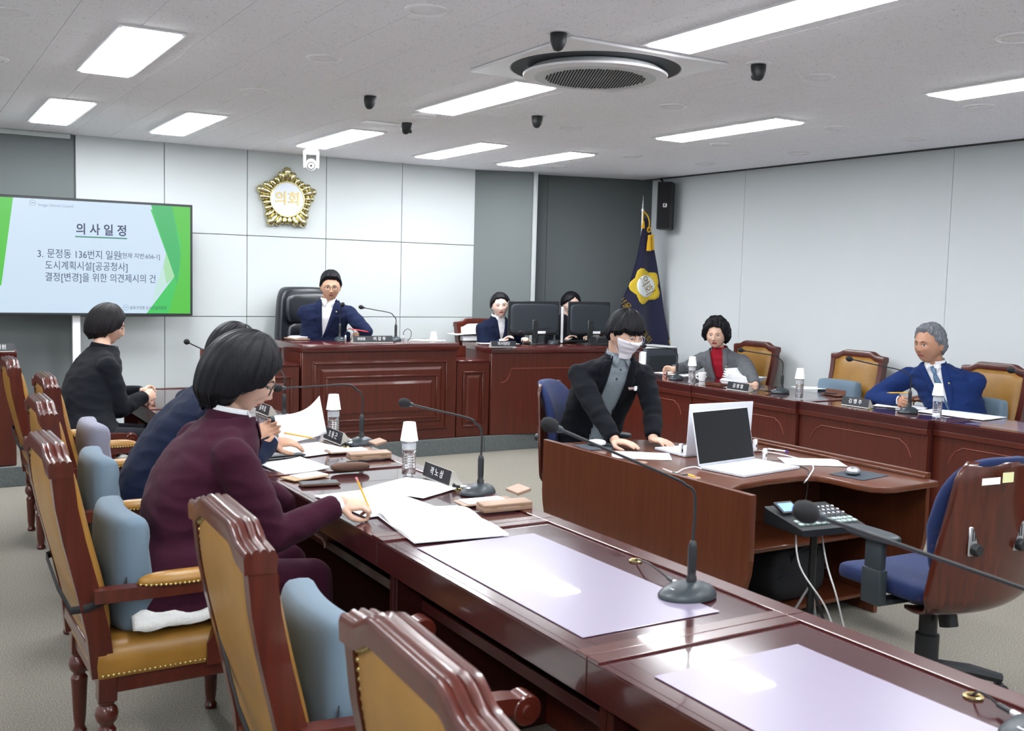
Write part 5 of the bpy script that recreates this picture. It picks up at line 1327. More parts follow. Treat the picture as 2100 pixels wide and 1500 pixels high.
sheet('white papers under the arm of the grey jacketed woman',PZ(1375,768,TZ)+Vector((.10,0,0)),.1,.30,.42,2,seed=11)
sheet('white papers at the right end of the chairman desk',PZ(880,699,1.012)+Vector((0,.03,0)),.9,.21,.297,4,seed=12)
sheet('white papers before the hands of the chairman',PZ(716,694,1.012)+Vector((0,.16,0)),.2,.25,.2,3,seed=16)
for i,(cx,l) in enumerate(((620,'untidy stack of papers on a folder at the left end of the chairman desk'),)):
    t=thing('document_stack',l,'papers',PZ(628,698,1.012)+Vector((.06,.15,0)),.1)
    MB().box(-.17,.17,-.12,.12,0,.012,.002).build('folder','tan',t)
    for k in range(5):
        MB().box(-.15,.12,-.10,.10,.0122+.0032*k,.0150+.0032*k,.0006,M4=Matrix.Rotation(.06*k-.1,4,'Z')@TR(.01*k,0,0)).build('paper_bundle','paper',t)
t=thing('document_stack','thick fanned stack of white documents before the grey jacketed woman','papers',PZ(1490,783,TZ)+Vector((.17,0,0)),-PI/2+.2)
for k in range(7):
    z=.0005+k*.0075; o=MB().grid(lambda u,v,k=k:((u-.5)*.30+.008*k,(v-.5)*.21,z+.0035+(.045*(max(0,.45-u)/.45)**1.5 if k>2 else .0)*(k-2)/4*1.3),14,4).build('paper_bundle','paper',t,ang=80); md=o.modifiers.new('s','SOLIDIFY'); md.thickness=.0062; md.offset=-1
t=thing('ring_binder','thick white binder with open papers on top at the left end of the clerk desk','binder',PZ(985,700,.972)+Vector((0,.16,0)),-.1)
MB().box(-.15,.15,-.11,.11,0,.05,.004).build('binder_cover','white',t); MB().box(-.14,.152,-.10,.10,.006,.044,.002).build('page_block','paper',t)
o=MB().grid(lambda u,v:((u-.5)*.46,(v-.5)*.26,.056+.012*math.sin(PI*u)+.004*noise.noise(Vector((u*5,v*3,1)))),20,8).build('open_page','paper',t,ang=80); md=o.modifiers.new('s','SOLIDIFY'); md.thickness=.007; md.offset=1
sheet('white papers spread between the nameplate and the monitors on the clerk desk',PZ(1010,706,.972)+Vector((.1,.07,0)),1.3,.16,.40,3,seed=13)
sheet('white papers under the hands of the second clerk',PZ(1185,699,.972)+Vector((0,.12,0)),1.4,.21,.35,3,seed=14)
# turned page held by the navy suited man
A=PZ(642,912,.79); 
P_=[PY(562,853,4.62),PY(655,812,4.82),PY(670,890,4.90),PY(575,915,4.62)]
def pg(u,v):
    t_=P_[0].lerp(P_[1],u); b_=P_[3].lerp(P_[2],u); p=t_.lerp(b_,v); p+=Vector((.5,-.8,0)).normalized()*(.03*math.sin(PI*u)*(1-v)); p.z+=-.022*math.sin(PI*u)*(1-v); return p
o=MB().grid(pg,16,16).build('turned_page','paper',None,ang=80); md=o.modifiers.new('s','SOLIDIFY'); md.thickness=.0012; tag(o,'large white page being turned by the navy suited man','paper')
# pens / pencils
def pencil(label,a,b_,col='yellow',end='pink',tip='edge',r=.0038,name='pencil'):
    a=Vector(a);b_=Vector(b_);d=(b_-a); L=d.length; q=d.to_track_quat('Z','Y').to_matrix().to_4x4(); q.translation=a
    t=thing(name,label,name,(0,0,0)); 
    MB().lathe([(r,.012),(r,L-.02)],6,M4=q).build('shaft',col,t,smooth=False); MB().lathe([(r*1.02,0),(r*1.02,.012)],10,M4=q).build('eraser' if name=='pencil' else 'cap',end,t); MB().lathe([(r,L-.02),(r*.25,L-.002),(.0004,L)],8,M4=q).build('tip',tip,t); return t
w9=PZ(735,1012,.80)
g9=PZ(700,1032,.815)+Vector((.088,-.012,.0))
pencil('yellow pencil with pink end upright in the writing hand of the burgundy suited woman',g9+Vector((-.035,.012,.085)),g9+Vector((.020,-.006,-.049)))
pencil('yellow pencil lying in the hand of the navy suited man over the page',PY(571,886,4.66),PY(648,900,4.56),end='black')
pencil('yellow pencil held sideways by the man in the blue suit',PX(1866,806,6.10),PX(1818,806,6.02),r=.0045)
pencil('red pen in the clasped hands of the chairman',PY(714,674,8.50),PY(756,681,8.42),'red','red','red',r=.005,name='pen')
pencil('white and blue pen behind the laptops on the operator desk',PZ(1575,921,.7255),PZ(1618,927,.7255),'white','silver','blue_pl' if 'blue_pl' in M else 'white',r=.005,name='pen')
pencil('black pen lying between the hands of the operator and the white laptop',PZ(1372,918,.7255),PZ(1403,913,.7255),'black','black','black',r=.0055,name='pen')
# pen cases, phone, glasses case, wallet
def pencase(label,loc,rz,L=.20,op=True):
    t=thing('pen_case',label,'pen case',loc,rz,'brown flip top pen boxes on the left desks')
    MB().box(-L/2,L/2,-.035,.035,0,.018,.003,2).build('box','tan',t)
    MB().box(-L/2,L/2,-.033,.035,.0185,.030,.003,2,M4=Matrix.Rotation(.05,4,'X')).build('lid','tan',t)
    for s_ in(-.06,.06): MB().box(s_-.015,s_+.015,-.0372,-.0345,.017,.0185).build('hinge','brass',t)
    return t
pencase('closed brown pen box on the desk joint right of the open booklet',PZ(1043,1050,TZ)+Vector((0,.03,.003)),-.05)
t=thing('card_holder','open brown card folder with white cards behind the closed pen box','folder',PZ(1000,1037,TZ)+Vector((.03,.04,.003)),-.05)
MB().box(-.13,.10,-.05,.05,0,.006,.002).build('cover','tan',t); MB().box(-.11,.06,-.042,.042,.0062,.010,.001).build('card','paper',t); MB().box(.10,.16,-.05,.05,.0,.012,.002,M4=Matrix.Rotation(-.25,4,'Y')).build('flap','tan',t)
pencase('brown pen box in front of the navy suited man, beside his microphone',PZ(760,943,TZ)+Vector((0,.02,.003)),-.05)
t=thing('card_holder','white sheets with brown folder behind the far pen box','folder',PZ(728,932,TZ)+Vector((.02,.07,.003)),-.05)
MB().box(-.13,.10,-.05,.05,0,.006,.002).build('cover','tan',t); MB().box(-.12,.06,-.045,.045,.0062,.010,.001).build('card','paper',t); MB().box(.10,.16,-.05,.05,.0,.012,.002,M4=Matrix.Rotation(-.25,4,'Y')).build('flap','tan',t)
M['choc']=mat('brown_suede',(.085,.04,.025),.8)
t=thing('glasses_case','dark brown suede glasses case lying across the desk joint','glasses case',PZ(718,968,TZ)+Vector((0,0,.022)),-.12)
puff(MB(),.085,.032,.019,(0,0,0),.6,.7).build('shell','choc',t,ang=80); puff(MB(),.0855,.0325,.0015,(0,0,-.002),.6,.7).build('seam','black',t,ang=80)
t=thing('smartphone','black smartphone in a thin case near the burgundy suited woman','phone',PZ(655,994,TZ)+Vector((0,0,.0)),-PI/2+1.42)
MB().box(-.039,.039,-.08,.08,.0,.0085,.004,2,M4=Matrix.Rotation(PI/2,4,'Z')).build('case','choc',t); MB().box(-.076,.076,-.035,.035,.0086,.0100,.001).build('screen','polish_black' if 'polish_black' in M else 'black',t)
t=thing('wallet','flat beige card wallet under the smartphone','wallet',PZ(620,985,TZ)+Vector((.03,.05,0)),.3)
MB().box(-.09,.09,-.05,.05,.0,.006,.002,2).build('cover','edge',t); MB().box(-.05,.09,-.04,.04,.0062,.009,.001).build('card','paper',t)
t=thing('tablet_case','thin black tablet case near the arm of the navy suited man','tablet',PZ(585,940,TZ)+Vector((0,.03,.003)),.1)
MB().box(-.10,.10,-.03,.03,.0,.007,.002).build('cover','black',t); MB().box(-.095,.095,-.026,.026,.0072,.0082,.0004).build('screen','charcoal',t)
t=thing('pen_tray','small wooden pen tray beside the nameplate of the grey jacketed woman','tray',PZ(1455,792,TZ)+Vector((.07,0,0)),-PI/2)
MB().box(-.09,.09,-.03,.03,0,.004,.001).build('bottom','brown',t)
b=MB(); b.box(-.09,.09,-.033,-.03,0,.022,.001); b.box(-.09,.09,.03,.033,0,.022,.001); b.box(-.093,-.09,-.033,.033,0,.022,.001); b.box(.09,.093,-.033,.033,0,.022,.001); b.build('rim','brown',t); b=MB(); b.tube([(-.07,-.01,.012),(.06,.01,.024)],.004,8); b.tube([(-.05,.01,.012),(.07,.0,.02)],.006,8); b.build('pens','black',t)
t=thing('pen_tray','open brown box lid standing beside the nameplate of the blue suited man','tray',PZ(1690,812,TZ)+Vector((.09,0,0)),-PI/2)
MB().box(-.10,.10,-.035,.035,0,.010,.002).build('bottom','brown',t); MB().box(-.10,.10,.030,.036,.0,.052,.002,M4=Matrix.Rotation(-.2,4,'X')).build('lid','brown',t); b=MB(); b.tube([(-.07,-.01,.014),(.02,.01,.016)],.005,8); b.tube([(-.06,.01,.014),(.05,-.01,.018)],.004,8); b.build('pens','black',t)
t=thing('eyeglasses','dark folded spectacles with pink arms by the far right microphone','glasses',PZ(1362,772,TZ)+Vector((.08,.06,.002)),.8)
b=MB()
for s_ in(-1,1): b.tube([(s_*.032+.024*math.cos(2*PI*i/16),0,.018+.016*math.sin(2*PI*i/16)) for i in range(17)],.0022,6)
b.build('rims','black',t); b=MB(); b.tube([(-.056,.003,.02),(-.01,.03,.006),(.05,.035,.004)],.0028,6); b.build('temple','red',t)
# brass grommets with cable tails
for i,(x,y) in enumerate([(g_.x,g_.y) for g_ in GR_]):
    o=MB().lathe([(.020,0),(.021,.003),(.017,.005),(.013,.004),(.012,.001)],24,cap=False).build('cable_ring','brass'); o.location=(x,y,TZ-.002); tag(o,['brass cable ring by the foreground microphone','brass cable ring by the microphone of the burgundy suited woman','brass cable ring by the microphone of the navy suited man','brass cable ring at the bottom right corner','brass cable ring before the empty right chair','brass cable ring before the blue suited man'][i],'cable ring','brass cable rings in the desk tops')
# ------------------------------------------------------------------ monitors, keyboard on the clerk desk
def monitor(label,px,py,pz,w=.60,h=.34,rz=0):
    t=thing('monitor',label,'monitor',(px,py,pz),rz,'black monitors seen from behind')
    MB().box(-w/2,w/2,.0,.012,.09,.09+h,.004).build('screen_panel','black',t); 
    puff(MB(),w*.46,.022,h*.44,(0,-.006,.09+h*.48),.25,.25).build('rear_shell','monback',t,ang=60)
    b=MB(); b.box(-.03,.03,-.035,-.015,.03,.24,.006); b.box(-.09,.09,-.10,.09,0,.012,.004); b.tube([(0,-.03,.01),(0,-.03,.06)],.022,12); b.build('stand','black',t)
    MB().box(.03,.12,-.0285,-.0265,.105,.130,.001).build('spec_label','paper',t)
    return t
M['monback']=mat('monitor_back',(.022,.028,.036),.5)
mm1=PY(1094,690,8.47); mm2=PY(1206,690,8.45)
monitor('black monitor seen from behind on the clerk desk, left one',mm1.x,8.47,.968,.575,.33,-.04); monitor('black monitor seen from behind on the clerk desk, right one',mm2.x,8.44,.965,.50,.335,-.04)
o=MB().box(-.013,.013,-.004,.004,0,.36,.002).build('white_post','white'); o.location=(PY(1154,700,8.50).x,8.52,.975); tag(o,'slim white upright strip standing between the two monitors','stand')
t=thing('keyboard','black keyboard at the front of the clerk desk below the monitors','keyboard',PZ(1160,703,.972)+Vector((.07,.05,0)),-.1)
MB().box(-.21,.21,-.06,.06,0,.016,.004).build('case','black',t); k=MB()
for i in range(20):
    for j in range(5): k.box(-.20+i*.0202,-.20+i*.0202+.017,-.05+j*.021,-.05+j*.021+.018,.016,.021)
o=k.build('keys','charcoal',t,smooth=False); o['kind']='stuff'
t=thing('desk_box','low black equipment box on the right end of the clerk desk','box',PZ(1262,710,.965)+Vector((.0,.12,0)),-.1)
MB().box(-.17,.17,-.07,.07,0,.085,.006).build('case','black',t); MB().box(-.15,.15,-.074,-.07,.01,.02,.001).build('front_strip','charcoal',t)
t=thing('wireless_mouse','dark blue mouse beside the left monitor stand','mouse',PZ(1075,704,.972)+Vector((0,.05,.0)),0); puff(MB(),.032,.055,.017,(0,0,.017),.8,.8).build('shell','navyp',t,ang=80) if 'navyp' in M else puff(MB(),.032,.055,.017,(0,0,.017),.8,.8).build('shell','black',t,ang=80)
MB().box(-.003,.003,.02,.04,.028,.036,.001).build('wheel','charcoal',t)
for i,(x0,x1,l) in enumerate([(1100,1150,'thin black cable arching over the clerk desk, left'),(1165,1225,'thin black cable arching over the clerk desk, right')]):
    p=PZ(x0,705,.972)+Vector((0,.05,.004)); q=PZ(x1,705,.972)+Vector((0,.05,.004)); mid=(p+q)/2+Vector((0,0,.075)); o=MB().tube(spl([p,p.lerp(mid,.7)+Vector((0,0,.02)),mid,q.lerp(mid,.5)+Vector((0,0,.01)),q]),.0025,6).build('cable','black'); tag(o,l,'cable')
for i,(bx,l) in enumerate(((822,'looped black cable with plug standing at the right chairman microphone'),(703,'looped black cable with plug at the left chairman microphone'))):
    p=PZ(bx+10,702,1.012)+Vector((0,.05,.0)); t=thing('looped_cable',l,'cable',p,0)
    MB().lathe([(.006,0),(.009,.004),(.009,.05),(.005,.058)],10).build('plug','silver',t); MB().tube(spl([(0,0,.055),(.005,0,.09),(.04,0,.115),(.075,0,.09),(.07,0,.04),(.04,0,.004)]),.0028,7).build('loop','black',t)
# ------------------------------------------------------------------ operator desk things
M['screen_off']=mat('dark_screen',(.004,.004,.006),.12,spec=.5); M['alu']=mat('white_laptop_shell',(.66,.68,.74),.35,.2); M['keysw']=mat('white_keys',(.70,.71,.76),.5)
def laptop(label,loc,rz,w=.36,d=.245,ang=1.92):
    t=thing('laptop',label,'laptop',loc,rz,'slim white laptops')
    MB().box(-w/2,w/2,-d,0,0,.013,.003,2).build('keyboard_base','alu',t)
    k=MB()
    for i in range(15):
        for j in range(5): k.box(-w/2+.02+i*(w-.04)/15,-w/2+.02+i*(w-.04)/15+.018,-.035-j*.02-.016,-.035-j*.02,.013,.0145)
    o=k.build('keys','keysw',t,smooth=False); o['kind']='stuff'
    MB().box(-.055,.055,-d+.015,-.15,.0130,.0134).build('touchpad','keysw',t)
    L=Matrix.Translation((0,.004,.011))@Matrix.Rotation(-(ang-PI/2),4,'X')
    MB().box(-w/2,w/2,-.0,.006,0,.262,.003,2,M4=L).build('lid','alu',t)
    MB().box(-w/2+.005,w/2-.005,-.0012,-.0002,.010,.257,.0004,M4=L).build('screen','screen_off',t)
    return t
# open laptop facing the camera
lap=[PZ(1434,962,.7215),PZ(1550,945,.7215),PZ(1627,968,.7215),PZ(1505,982,.7215)]   # hinge left,hinge right, front right, front left
hl,hr,fr,fl=lap; ax=(hr-hl); rz=math.atan2(ax.y,ax.x); 
hc=(hl+hr)/2
laptop('open white laptop with a dark screen facing the camera on the operator desk',hc,rz,w=.425,d=.262,ang=1.80)
p0,p1=PZ(1408,938,.7215),PZ(1531,928,.7215); ax=p1-p0; rz2=math.atan2(ax.y,ax.x)
laptop('white laptop seen from behind, in front of the masked operator',(p0+p1)/2+Vector((0,.0,0)),rz2+PI,w=.425,d=.25,ang=1.62)
def mouse(label,loc,rz,m):
    t=thing('computer_mouse',label,'mouse',loc,rz); puff(MB(),.031,.052,.018,(0,0,.017),.8,.8,fn=lambda q:Vector((q.x*(1-.1*q.y/.05),q.y,q.z*(1-.2*q.y/.05)))).build('shell',m,t,ang=80)
    puff(MB(),.033,.054,.007,(0,0,.009),.8,.8).build('lower_shell','charcoal',t,ang=80); MB().lathe([(.008,-.003),(.008,.003)],14,M4=TR(0,.025,.030)@Matrix.Rotation(PI/2,4,'Y')).build('wheel','black',t); return t
M['padm']=mat('mouse_pad',(.035,.045,.06),.8)
def mpad(label,loc,rz):
    o=MB().box(-.11,.11,-.09,.09,0,.003,.001).build('mouse_pad','padm'); o.location=loc; o.rotation_euler=(0,0,rz); tag(o,label,'mouse pad'); return o
a=PZ(1762,975,.7205); mpad('dark blue mouse pad on the front right wing of the operator desk',a,.15); mouse('silver mouse on the right mouse pad',a+Vector((-.02,.02,.0032)),-.9,'silver')
a=PZ(1228,917,.7205); mpad('dark mouse pad at the left end of the operator desk',a,-.1); mouse('white mouse on the left mouse pad beside the operator',a+Vector((-.0,.02,.0032)),.4,'white')
def usbhub(label,px,py,rz):
    t=thing('usb_adapter',label,'adapter',PZ(px,py,.7215),rz); MB().box(-.012,.012,-.008,.008,.0,.062,.003).build('body','white',t); MB().box(-.006,.006,-.009,-.008,.02,.035).build('port','charcoal',t)
usbhub('small white adapter standing at the corner of the rear laptop',1396,935,.3); usbhub('small white adapter standing right of the open laptop',1548,925,.3); usbhub('small white tag adapter with a cable near the paper on the desk',1568,945,.3)
o=MB().tube(spl([PZ(1360,962,.724),PZ(1385,970,.724),PZ(1402,962,.730),PZ(1425,958,.728),PZ(1438,962,.726)]),.003,7).build('cable','white'); tag(o,'short white cable at the left side of the open laptop','cable')
t=thing('video_cable','short black cable with a yellow plug at the desk edge','cable',(0,0,0)); MB().tube(spl([PZ(1372,966,.724),PZ(1395,974,.724),PZ(1412,974,.725)]),.003,7).build('wire','black',t); MB().tube([PZ(1412,974,.725),PZ(1424,978,.725)],.005,8).build('plug','yellow',t)
o=MB().tube(spl([PZ(1556,925,.724),PZ(1600,932,.724),PZ(1650,945,.724),PZ(1668,958,.724),PZ(1660,976,.724),PZ(1650,990,.70),PZ(1650,990,.60)]),.0032,7).build('cable','white'); tag(o,'white cable running over the desk and down its front edge','cable')
o=MB().tube(spl([PZ(1580,950,.724),PZ(1630,955,.724),PZ(1656,963,.724),PZ(1656,980,.724),(3.63,3.33,.66),(3.62,3.34,.55)]),.0028,7).build('cable','black'); tag(o,'black cable beside the white cable on the operator desk','cable')
# video mixer on a stand
mx=thing('video_mixer','black video mixer with small blue display on a tripod stand under the desk','mixer',(3.39,3.06,.565),-.12)
m=Matrix(((0,0,1,0),(1,0,0,0),(0,1,0,0),(0,0,0,1)))
MB().prism([(-.13,0),(.13,0),(.13,.075),(-.10,.035),(-.13,.028)],-.17,.17,.004,M4=m).build('case','black',mx)
SL=math.atan2(.040,.23); F=TR(0,-.10,.0355)@Matrix.Rotation(SL,4,'X')
b=MB(); 
for j in range(2):
    for i in range(11): b.box(-.155+i*.0285,-.155+i*.0285+.022,.005+j*.03,.005+j*.03+.02,0,.008,.0015,M4=F)
b.build('white_buttons','keysb',mx) if 'keysb' in M else b.build('white_buttons','keysw',mx)
b=MB()
for j in range(3):
    for i in range(8): b.lathe([(.007,0),(.007,.012),(.004,.014)],10,M4=F@TR(-.04+i*.026,.09+j*.035,0))
b.build('dials','silver',mx)
M['lcd']=mat('lcd_blue',(.08,.22,.85),.3,emit=1.2)
t2=MB().box(-.155,-.06,.12,.20,.0,.014,.002,M4=F@Matrix.Rotation(.25,4,'X')@TR(0,0,-.03)).build('display_housing','black',mx); MB().box(-.145,-.07,.13,.185,.014,.0150,M4=F@Matrix.Rotation(.25,4,'X')@TR(0,0,-.03)).build('display','lcd',t2)
st=thing('tripod_stand','black tripod stand carrying the video mixer','stand',(3.39,3.06,0),.2)
MB().lathe([(.016,.10),(.016,.52),(.03,.54),(.05,.555),(.05,.5645)],14).build('pole','black',st)
for k in range(3):
    a=2*PI*k/3+.3; c_,s_=math.cos(a),math.sin(a); b=MB(); b.tube([(0.012*c_,.012*s_,.30),(c_*.17,s_*.17,.012)],.007,8); b.tube([(0.012*c_,.012*s_,.16),(c_*.085,s_*.085,.155)],.004,6); b.ball((c_*.17,s_*.17,.012),.012); b.build('leg','silver' if k<2 else 'black',st)
bg=thing('equipment_bag','black fabric equipment bag on the lower shelf of the operator desk','bag',(3.68,3.50,.101),.1)
puff(MB(),.20,.12,.14,(0,0,.14),.4,.5,fn=lambda q:q*(1+.03*noise.noise(q*14))).build('body','bagm' if 'bagm' in M else 'black',bg,ang=80); b=MB(); b.tube(spl([(-.1,-.11,.2),(-.06,-.14,.27),(.06,-.14,.27),(.1,-.11,.2)]),.008,8); b.tube([(-.18,-.118,.14),(.18,-.118,.14)],.004,6); b.build('strap','strap',bg)
for i,pts in enumerate([[(3.32,3.10,.565),(3.27,3.02,.42),(3.36,2.95,.25),(3.40,2.92,.10),(3.36,2.9,.006)],[(3.47,3.10,.565),(3.42,3.01,.42),(3.40,2.93,.30),(3.46,2.93,.15),(3.50,2.9,.006)]]):
    o=MB().tube(spl(pts),.004,7).build('cable','white'); tag(o,['white cable hanging below the video mixer, left','white cable hanging below the video mixer, crossing to the right'][i],'cable')
# ------------------------------------------------------------------ television on its stand
tv=thing('television','large black framed television showing a green and white Korean slide','television',(1.40,9.02,.135),-.02)
TW,TH=1.66,.945; zc=PY(394,535,9.02).z-.135; xr=PY(394,535,9.02).x-1.40; 
cx=xr-TW/2
MB().box(cx-TW/2,cx+TW/2,0,.05,zc-TH/2,zc+TH/2,.004).build('cabinet','black',tv)
M['scr_bg']=mat('slide_pale_blue',(.66,.83,1),.3,emit=.86); bsdf(M['scr_bg']).inputs['Base Color'].default_value=(.02,.02,.02,1)
def em(name,c,e=.85):
    M[name]=mat(name,c,.3,emit=e); bsdf(M[name]).inputs['Base Color'].default_value=(.02,.02,.02,1)
em('g1',(.03,.62,.10)); em('g2',(.07,.60,.03)); em('g3',(.02,.50,.12)); em('g4',(.42,.80,.45)); em('g5',(.60,.86,.80)); em('ink_navy',(.015,.02,.11)); em('g_line',(.01,.22,.14)); em('ink_pale',(.25,.32,.50))
e=.020; F=TR(cx,-.001,zc)@RW
sw,sh_=TW-2*e,TH-2*e
scr=MB().box(-sw/2,sw/2,-sh_/2,sh_/2,0,.001,M4=F).build('screen','scr_bg',tv,smooth=False)
# slide pixels: photograph x 0..393 ; y 400..643  -> slide coordinates
def SP(x,y):  # px in the photo -> local slide xy
    P=PY(x,y,9.02+.0); return (P.x-1.40-cx, P.z-.135-zc)
def poly(name,pts,m,z): 
    pp=[(max(-sw/2,min(sw/2,a)),max(-sh_/2,min(sh_/2,b_))) for a,b_ in pts]
    MB().raw([(a,b_,z) for a,b_ in pp],[tuple(range(len(pp)))],F).build(name,m,scr,smooth=False)
R_,T_,B_,L_=sw/2,sh_/2,-sh_/2,-sw/2
poly('green_shape',[SP(308,430),(R_,T_),(R_,B_),(SP(300,640)[0],B_),SP(357,567)],'g1',.0016)
poly('green_shape',[(SP(352,400)[0],T_),(R_,T_),(R_,B_),(SP(345,640)[0],B_),SP(368,560),SP(370,500)],'g2',.0020)
poly('green_shape',[(SP(309,400)[0],T_),(SP(352,400)[0],T_),SP(370,525),SP(362,583)],'g3',.0024)
poly('green_shape',[SP(340,518),SP(357,567),SP(341,583),SP(334,547)],'g4',.0028)
poly('green_shape',[SP(333,548),SP(341,583),SP(311,622),SP(320,585)],'g5',.0028)
poly('green_shape',[(L_,T_),(SP(27,405)[0],T_),SP(3,585),(L_,B_+.12)],'g2',.0016)
def stext(s,x0,x1,y,size,m='ink_navy',bold=.0):
    a=SP(x0,y); b_=SP(x1,y); o=text(s,size,m,'slide_text',None,None,.0003,'LEFT',bold=bold)
    xsn=[v.co.x for v in o.data.vertices]; k=(b_[0]-a[0])/max(.01,(max(xsn)-min(xsn))); mn=min(xsn)
    for v in o.data.vertices: v.co=F@Vector(((v.co.x-mn)*k+a[0],v.co.y+a[1],.0034+v.co.z))
    o.parent=scr
stext('의 사 일 정',156,258,471,.098,bold=.002)
poly('underline',[SP(154,484),SP(260,488.5),SP(260,491),SP(154,486.5)],'g_line',.003)
stext('3.',77,89,521,.078); stext('문정동 136번지 일원',97,246,521,.080); stext('[현재 지번:656-1]',247,327,525,.050)
stext('도시계획시설[공공청사]',93,261,545,.078); stext('결정[변경]을 위한 의견제시의 건',93,318,569,.078)
stext('Songpa District Council',78,150,420,.032,'ink_pale'); stext('송파구의회 도시건설위원회',266,340,632,.034,'ink_navy')
for x,y in((67,416),(258,631)):
    a=SP(x,y); b=MB(); b.tube([F@Vector((a[0]+.022*math.cos(2*PI*i/20),a[1]+.022*math.sin(2*PI*i/20),.003)) for i in range(21)],.0016,5); b.tube([F@Vector((a[0]-.012,a[1],.003)),F@Vector((a[0]+.012,a[1],.003))],.003,5); b.build('slide_logo','ink_pale',scr)
b=MB(); 
for s_ in(-.09,.09): b.box(cx+s_-.03,cx+s_+.03,.055,.10,.05,zc+.2,.004)
b.build('stand_column','white',tv); b=MB(); b.box(cx-.40,cx+.40,-.12,.20,.03,.06,.006); b.build('stand_base','white',tv)
b=MB()
for s_ in(-.36,.36):
    for y in(-.09,.17): b.ball((cx+s_,y,.0165),.016)
b.build('casters','black',tv)
t=thing('media_box','low dark box on the television stand base, beside the woman in black','box',(1.40+cx+.15,9.0,.197),0); MB().box(-.14,.14,-.08,.08,0,.05,.004).build('case','black',t); MB().box(-.12,.12,-.082,-.08,.02,.026).build('front_strip','silver',t)
# ------------------------------------------------------------------ flag
fl=thing('standing_flag','furled dark blue council flag with a gold rimmed white emblem and yellow cords','flag',(6.92,8.62,.135),0)
fp=lambda x,y,Y=8.62: PY(x,y,Y)-Vector((6.92,8.62,.135))
M['flagblue']=mat('flag_navy',(.006,.006,.035),.8,sheen=.2); M['flagyel']=mat('flag_yellow',(.62,.44,.03),.7); M['cord']=mat('yellow_cord',(.70,.40,.02),.7); M['flagwhite']=mat('flag_white',(.70,.74,.74),.8)
tp=fp(1318,440); 
MB().tube([(tp.x,0,.02),(tp.x,0,tp.z+.02)],.014,12).build('pole','silver',fl)
MB().lathe([(.016,0),(.02,.02),(.012,.05),(.006,.09),(.002,.17),(.0005,.18)],12,M4=TR(tp.x,0,tp.z+.02)).build('finial','silver',fl)
MB().lathe([(.20,0),(.20,.02),(.14,.035),(.03,.06),(.02,.10)],28,M4=TR(tp.x,0,0)).build('foot','silver',fl)
LE=[(1316,448),(1300,530),(1285,580),(1272,610),(1264,640),(1262,680),(1262,740)]; RE=[(1325,448),(1333,500),(1340,545),(1346,590),(1352,640),(1360,690),(1362,712)]
def lerp_edge(E,v):
    f=v*(len(E)-1); i=min(int(f),len(E)-2); f-=i; a,b_=E[i],E[i+1]; return fp(a[0]+(b_[0]-a[0])*f,a[1]+(b_[1]-a[1])*f)
def flp(u,v,off=0):
    a=lerp_edge(LE,v); b_=lerp_edge(RE,v); p=a.lerp(b_,u); k=.02+.05*v
    p.y=-.04-.5*k+k*.55*math.sin(u*PI*3.2+.4+v*.7)*(.25+.75*v)+.0-off+.03*(u-.5)**2; return p
o=MB().grid(flp,60,40).build('cloth','flagblue',fl,ang=80); md=o.modifiers.new('s','SOLIDIFY'); md.thickness=.006; md.offset=0
def fl_find(x,y,off):
    tgt=fp(x,y); v=0
    lo,hi=0,1
    for _ in range(24):
        mid=(lo+hi)/2
        if lerp_edge(LE,mid).lerp(lerp_edge(RE,mid),.5).z>tgt.z: lo=mid
        else: hi=mid
    a=lerp_edge(LE,lo);b_=lerp_edge(RE,lo); u=(tgt.x-a.x)/(b_.x-a.x); p=flp(max(0,min(1,u)),lo,off); return Vector((tgt.x if 0<=u<=1 else p.x,p.y,tgt.z))
def fpatch(name,rad,m,off,ccx=1315.5,ccy=587,n=60,par=fl):
    vs=[fl_find(ccx,ccy,off)]; R=6
    for j in range(1,R+1):
        for i in range(n):
            a=2*PI*i/n; r=rad(a)*j/R; vs.append(fl_find(ccx+r*math.cos(a)*.96,ccy-r*math.sin(a)*1.15,off))
    fs=[(0,1+i,1+(i+1)%n) for i in range(n)]+[(1+(j-1)*n+i,1+j*n+i,1+j*n+(i+1)%n,1+(j-1)*n+(i+1)%n) for j in range(1,R) for i in range(n)]
    t=MB().raw(vs,fs); o=t.build(name,m,par,ang=80); md=o.modifiers.new('s','SOLIDIFY'); md.thickness=.002; md.offset=1; return o
yr=lambda a:(29+3.6*math.cos(5*(a-1.9))+1.2*abs(math.sin(a*12.5)))
e1=fpatch('emblem_border','flagyel' and M['flagyel'],M['flagyel'],.004) if False else fpatch('emblem_border',yr,'flagyel',.006)
fpatch('emblem_disc',lambda a:19.5,'flagwhite',.011)
def ftext(s,ccx,ccy,size,ang,m,off=.015):
    o=text(s,size,m,'flag_lettering',None,None,.0004); c,s_=math.cos(ang),math.sin(ang)
    for v in o.data.vertices:
        x,y=v.co.x,v.co.y; X_=ccx+(x*c-y*s_); Y_=ccy-(x*s_+y*c); v.co=fl_find(X_,Y_,off)
    o.parent=fl; return o
M['flagtxt']=mat('flag_gold_text',(.45,.28,.05),.6)
ftext('의',1311,577,24,-1.05,'flagtxt'); ftext('회',1321,595,24,-1.05,'flagtxt')
ftext('서울',1273,622,16,-1.0,'flagyel'); ftext('의회',1316,690,17,-.9,'flagyel')
MB().raw([fl_find(1350,712,.006),fl_find(1361,695,.006),fl_find(1362,714,.006)],[(0,1,2)]).build('gold_corner','flagyel',fl)
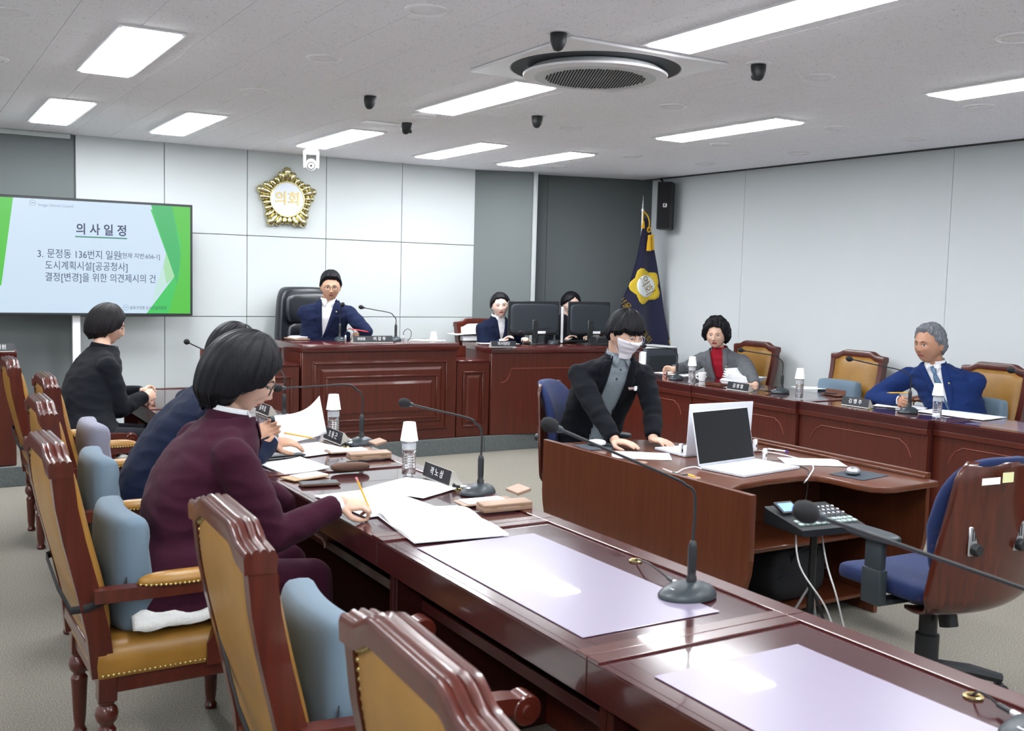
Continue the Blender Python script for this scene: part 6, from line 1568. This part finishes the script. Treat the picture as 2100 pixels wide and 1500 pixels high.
b=MB(); k=Vector((tp.x+.02,-.07,tp.z-.03)); b.tube(spl([(tp.x,-.02,tp.z+.03),k,(k.x+.01,-.08,k.z-.08),(k.x-.02,-.09,k.z-.14)]),.007,8); b.tube(spl([(tp.x,-.02,tp.z+.03),(tp.x-.04,-.06,tp.z-.01),(tp.x-.05,-.07,tp.z-.07)]),.006,8)
for i in range(6):
    a=i*PI/3; b.tube([(k.x+.03*math.cos(a+q*.5)*(.5+.5*abs(math.sin(q*3))),-.09,k.z-.13+.03*math.sin(a+q*.5)*(.5+.5*abs(math.sin(q*3)))) for q in(0,.5,1,1.5,2)],.005,6)
b.build('cord','cord',fl)
def tassel(x,y,z,L,r):
    t=MB(); t.ball((x,y,z),r*.8,10,8)
    for i in range(14): a=2*PI*i/14; t.tube([(x+r*.4*math.cos(a),y+r*.4*math.sin(a),z),(x+r*.8*math.cos(a),y+r*.8*math.sin(a),z-L*.5),(x+r*math.cos(a),y+r*math.sin(a),z-L)],.005,5)
    t.build('tassel','cord',fl)
tassel(k.x-.0,-.10,k.z-.20,.15,.022); tassel(k.x+.045,-.09,k.z-.19,.15,.022); tassel(tp.x-.05,-.08,tp.z-.08,.07,.014)
# printer behind the grey jacketed woman
pr=thing('printer','grey and white laser printer on a low cabinet below the flag','printer',(6.62,7.98,.80),.05); pr.location=(PY(1358,740,7.95).x,7.95,.68)
MB().box(-.21,.21,0,.38,0,.27,.02,3).build('body','printg',pr) if 'printg' in M else MB().box(-.21,.21,0,.38,0,.27,.02,3).build('body','charcoal',pr)
MB().box(-.235,-.212,-.01,.38,0,.24,.006).build('side_panel','white',pr); MB().box(-.18,.17,-.006,.0,.02,.20,.004).build('front_tray','monback',pr); MB().box(-.215,.215,-.004,.38,.27,.285,.006).build('top_cover','white',pr)
t=thing('low_cabinet','low reddish cabinet carrying the printer below the flag','cabinet',(pr.location.x,7.95,0),0); MB().box(-.26,.26,0,.22,0,.679,.004).build('body','cherry_dark',t); MB().box(-.24,.24,-.012,0,.05,.64,.003).build('door','cherry',t)
MB().box(-.26,.26,.22,.40,.15,.679,.004).build('rear_body','cherry_dark',t)
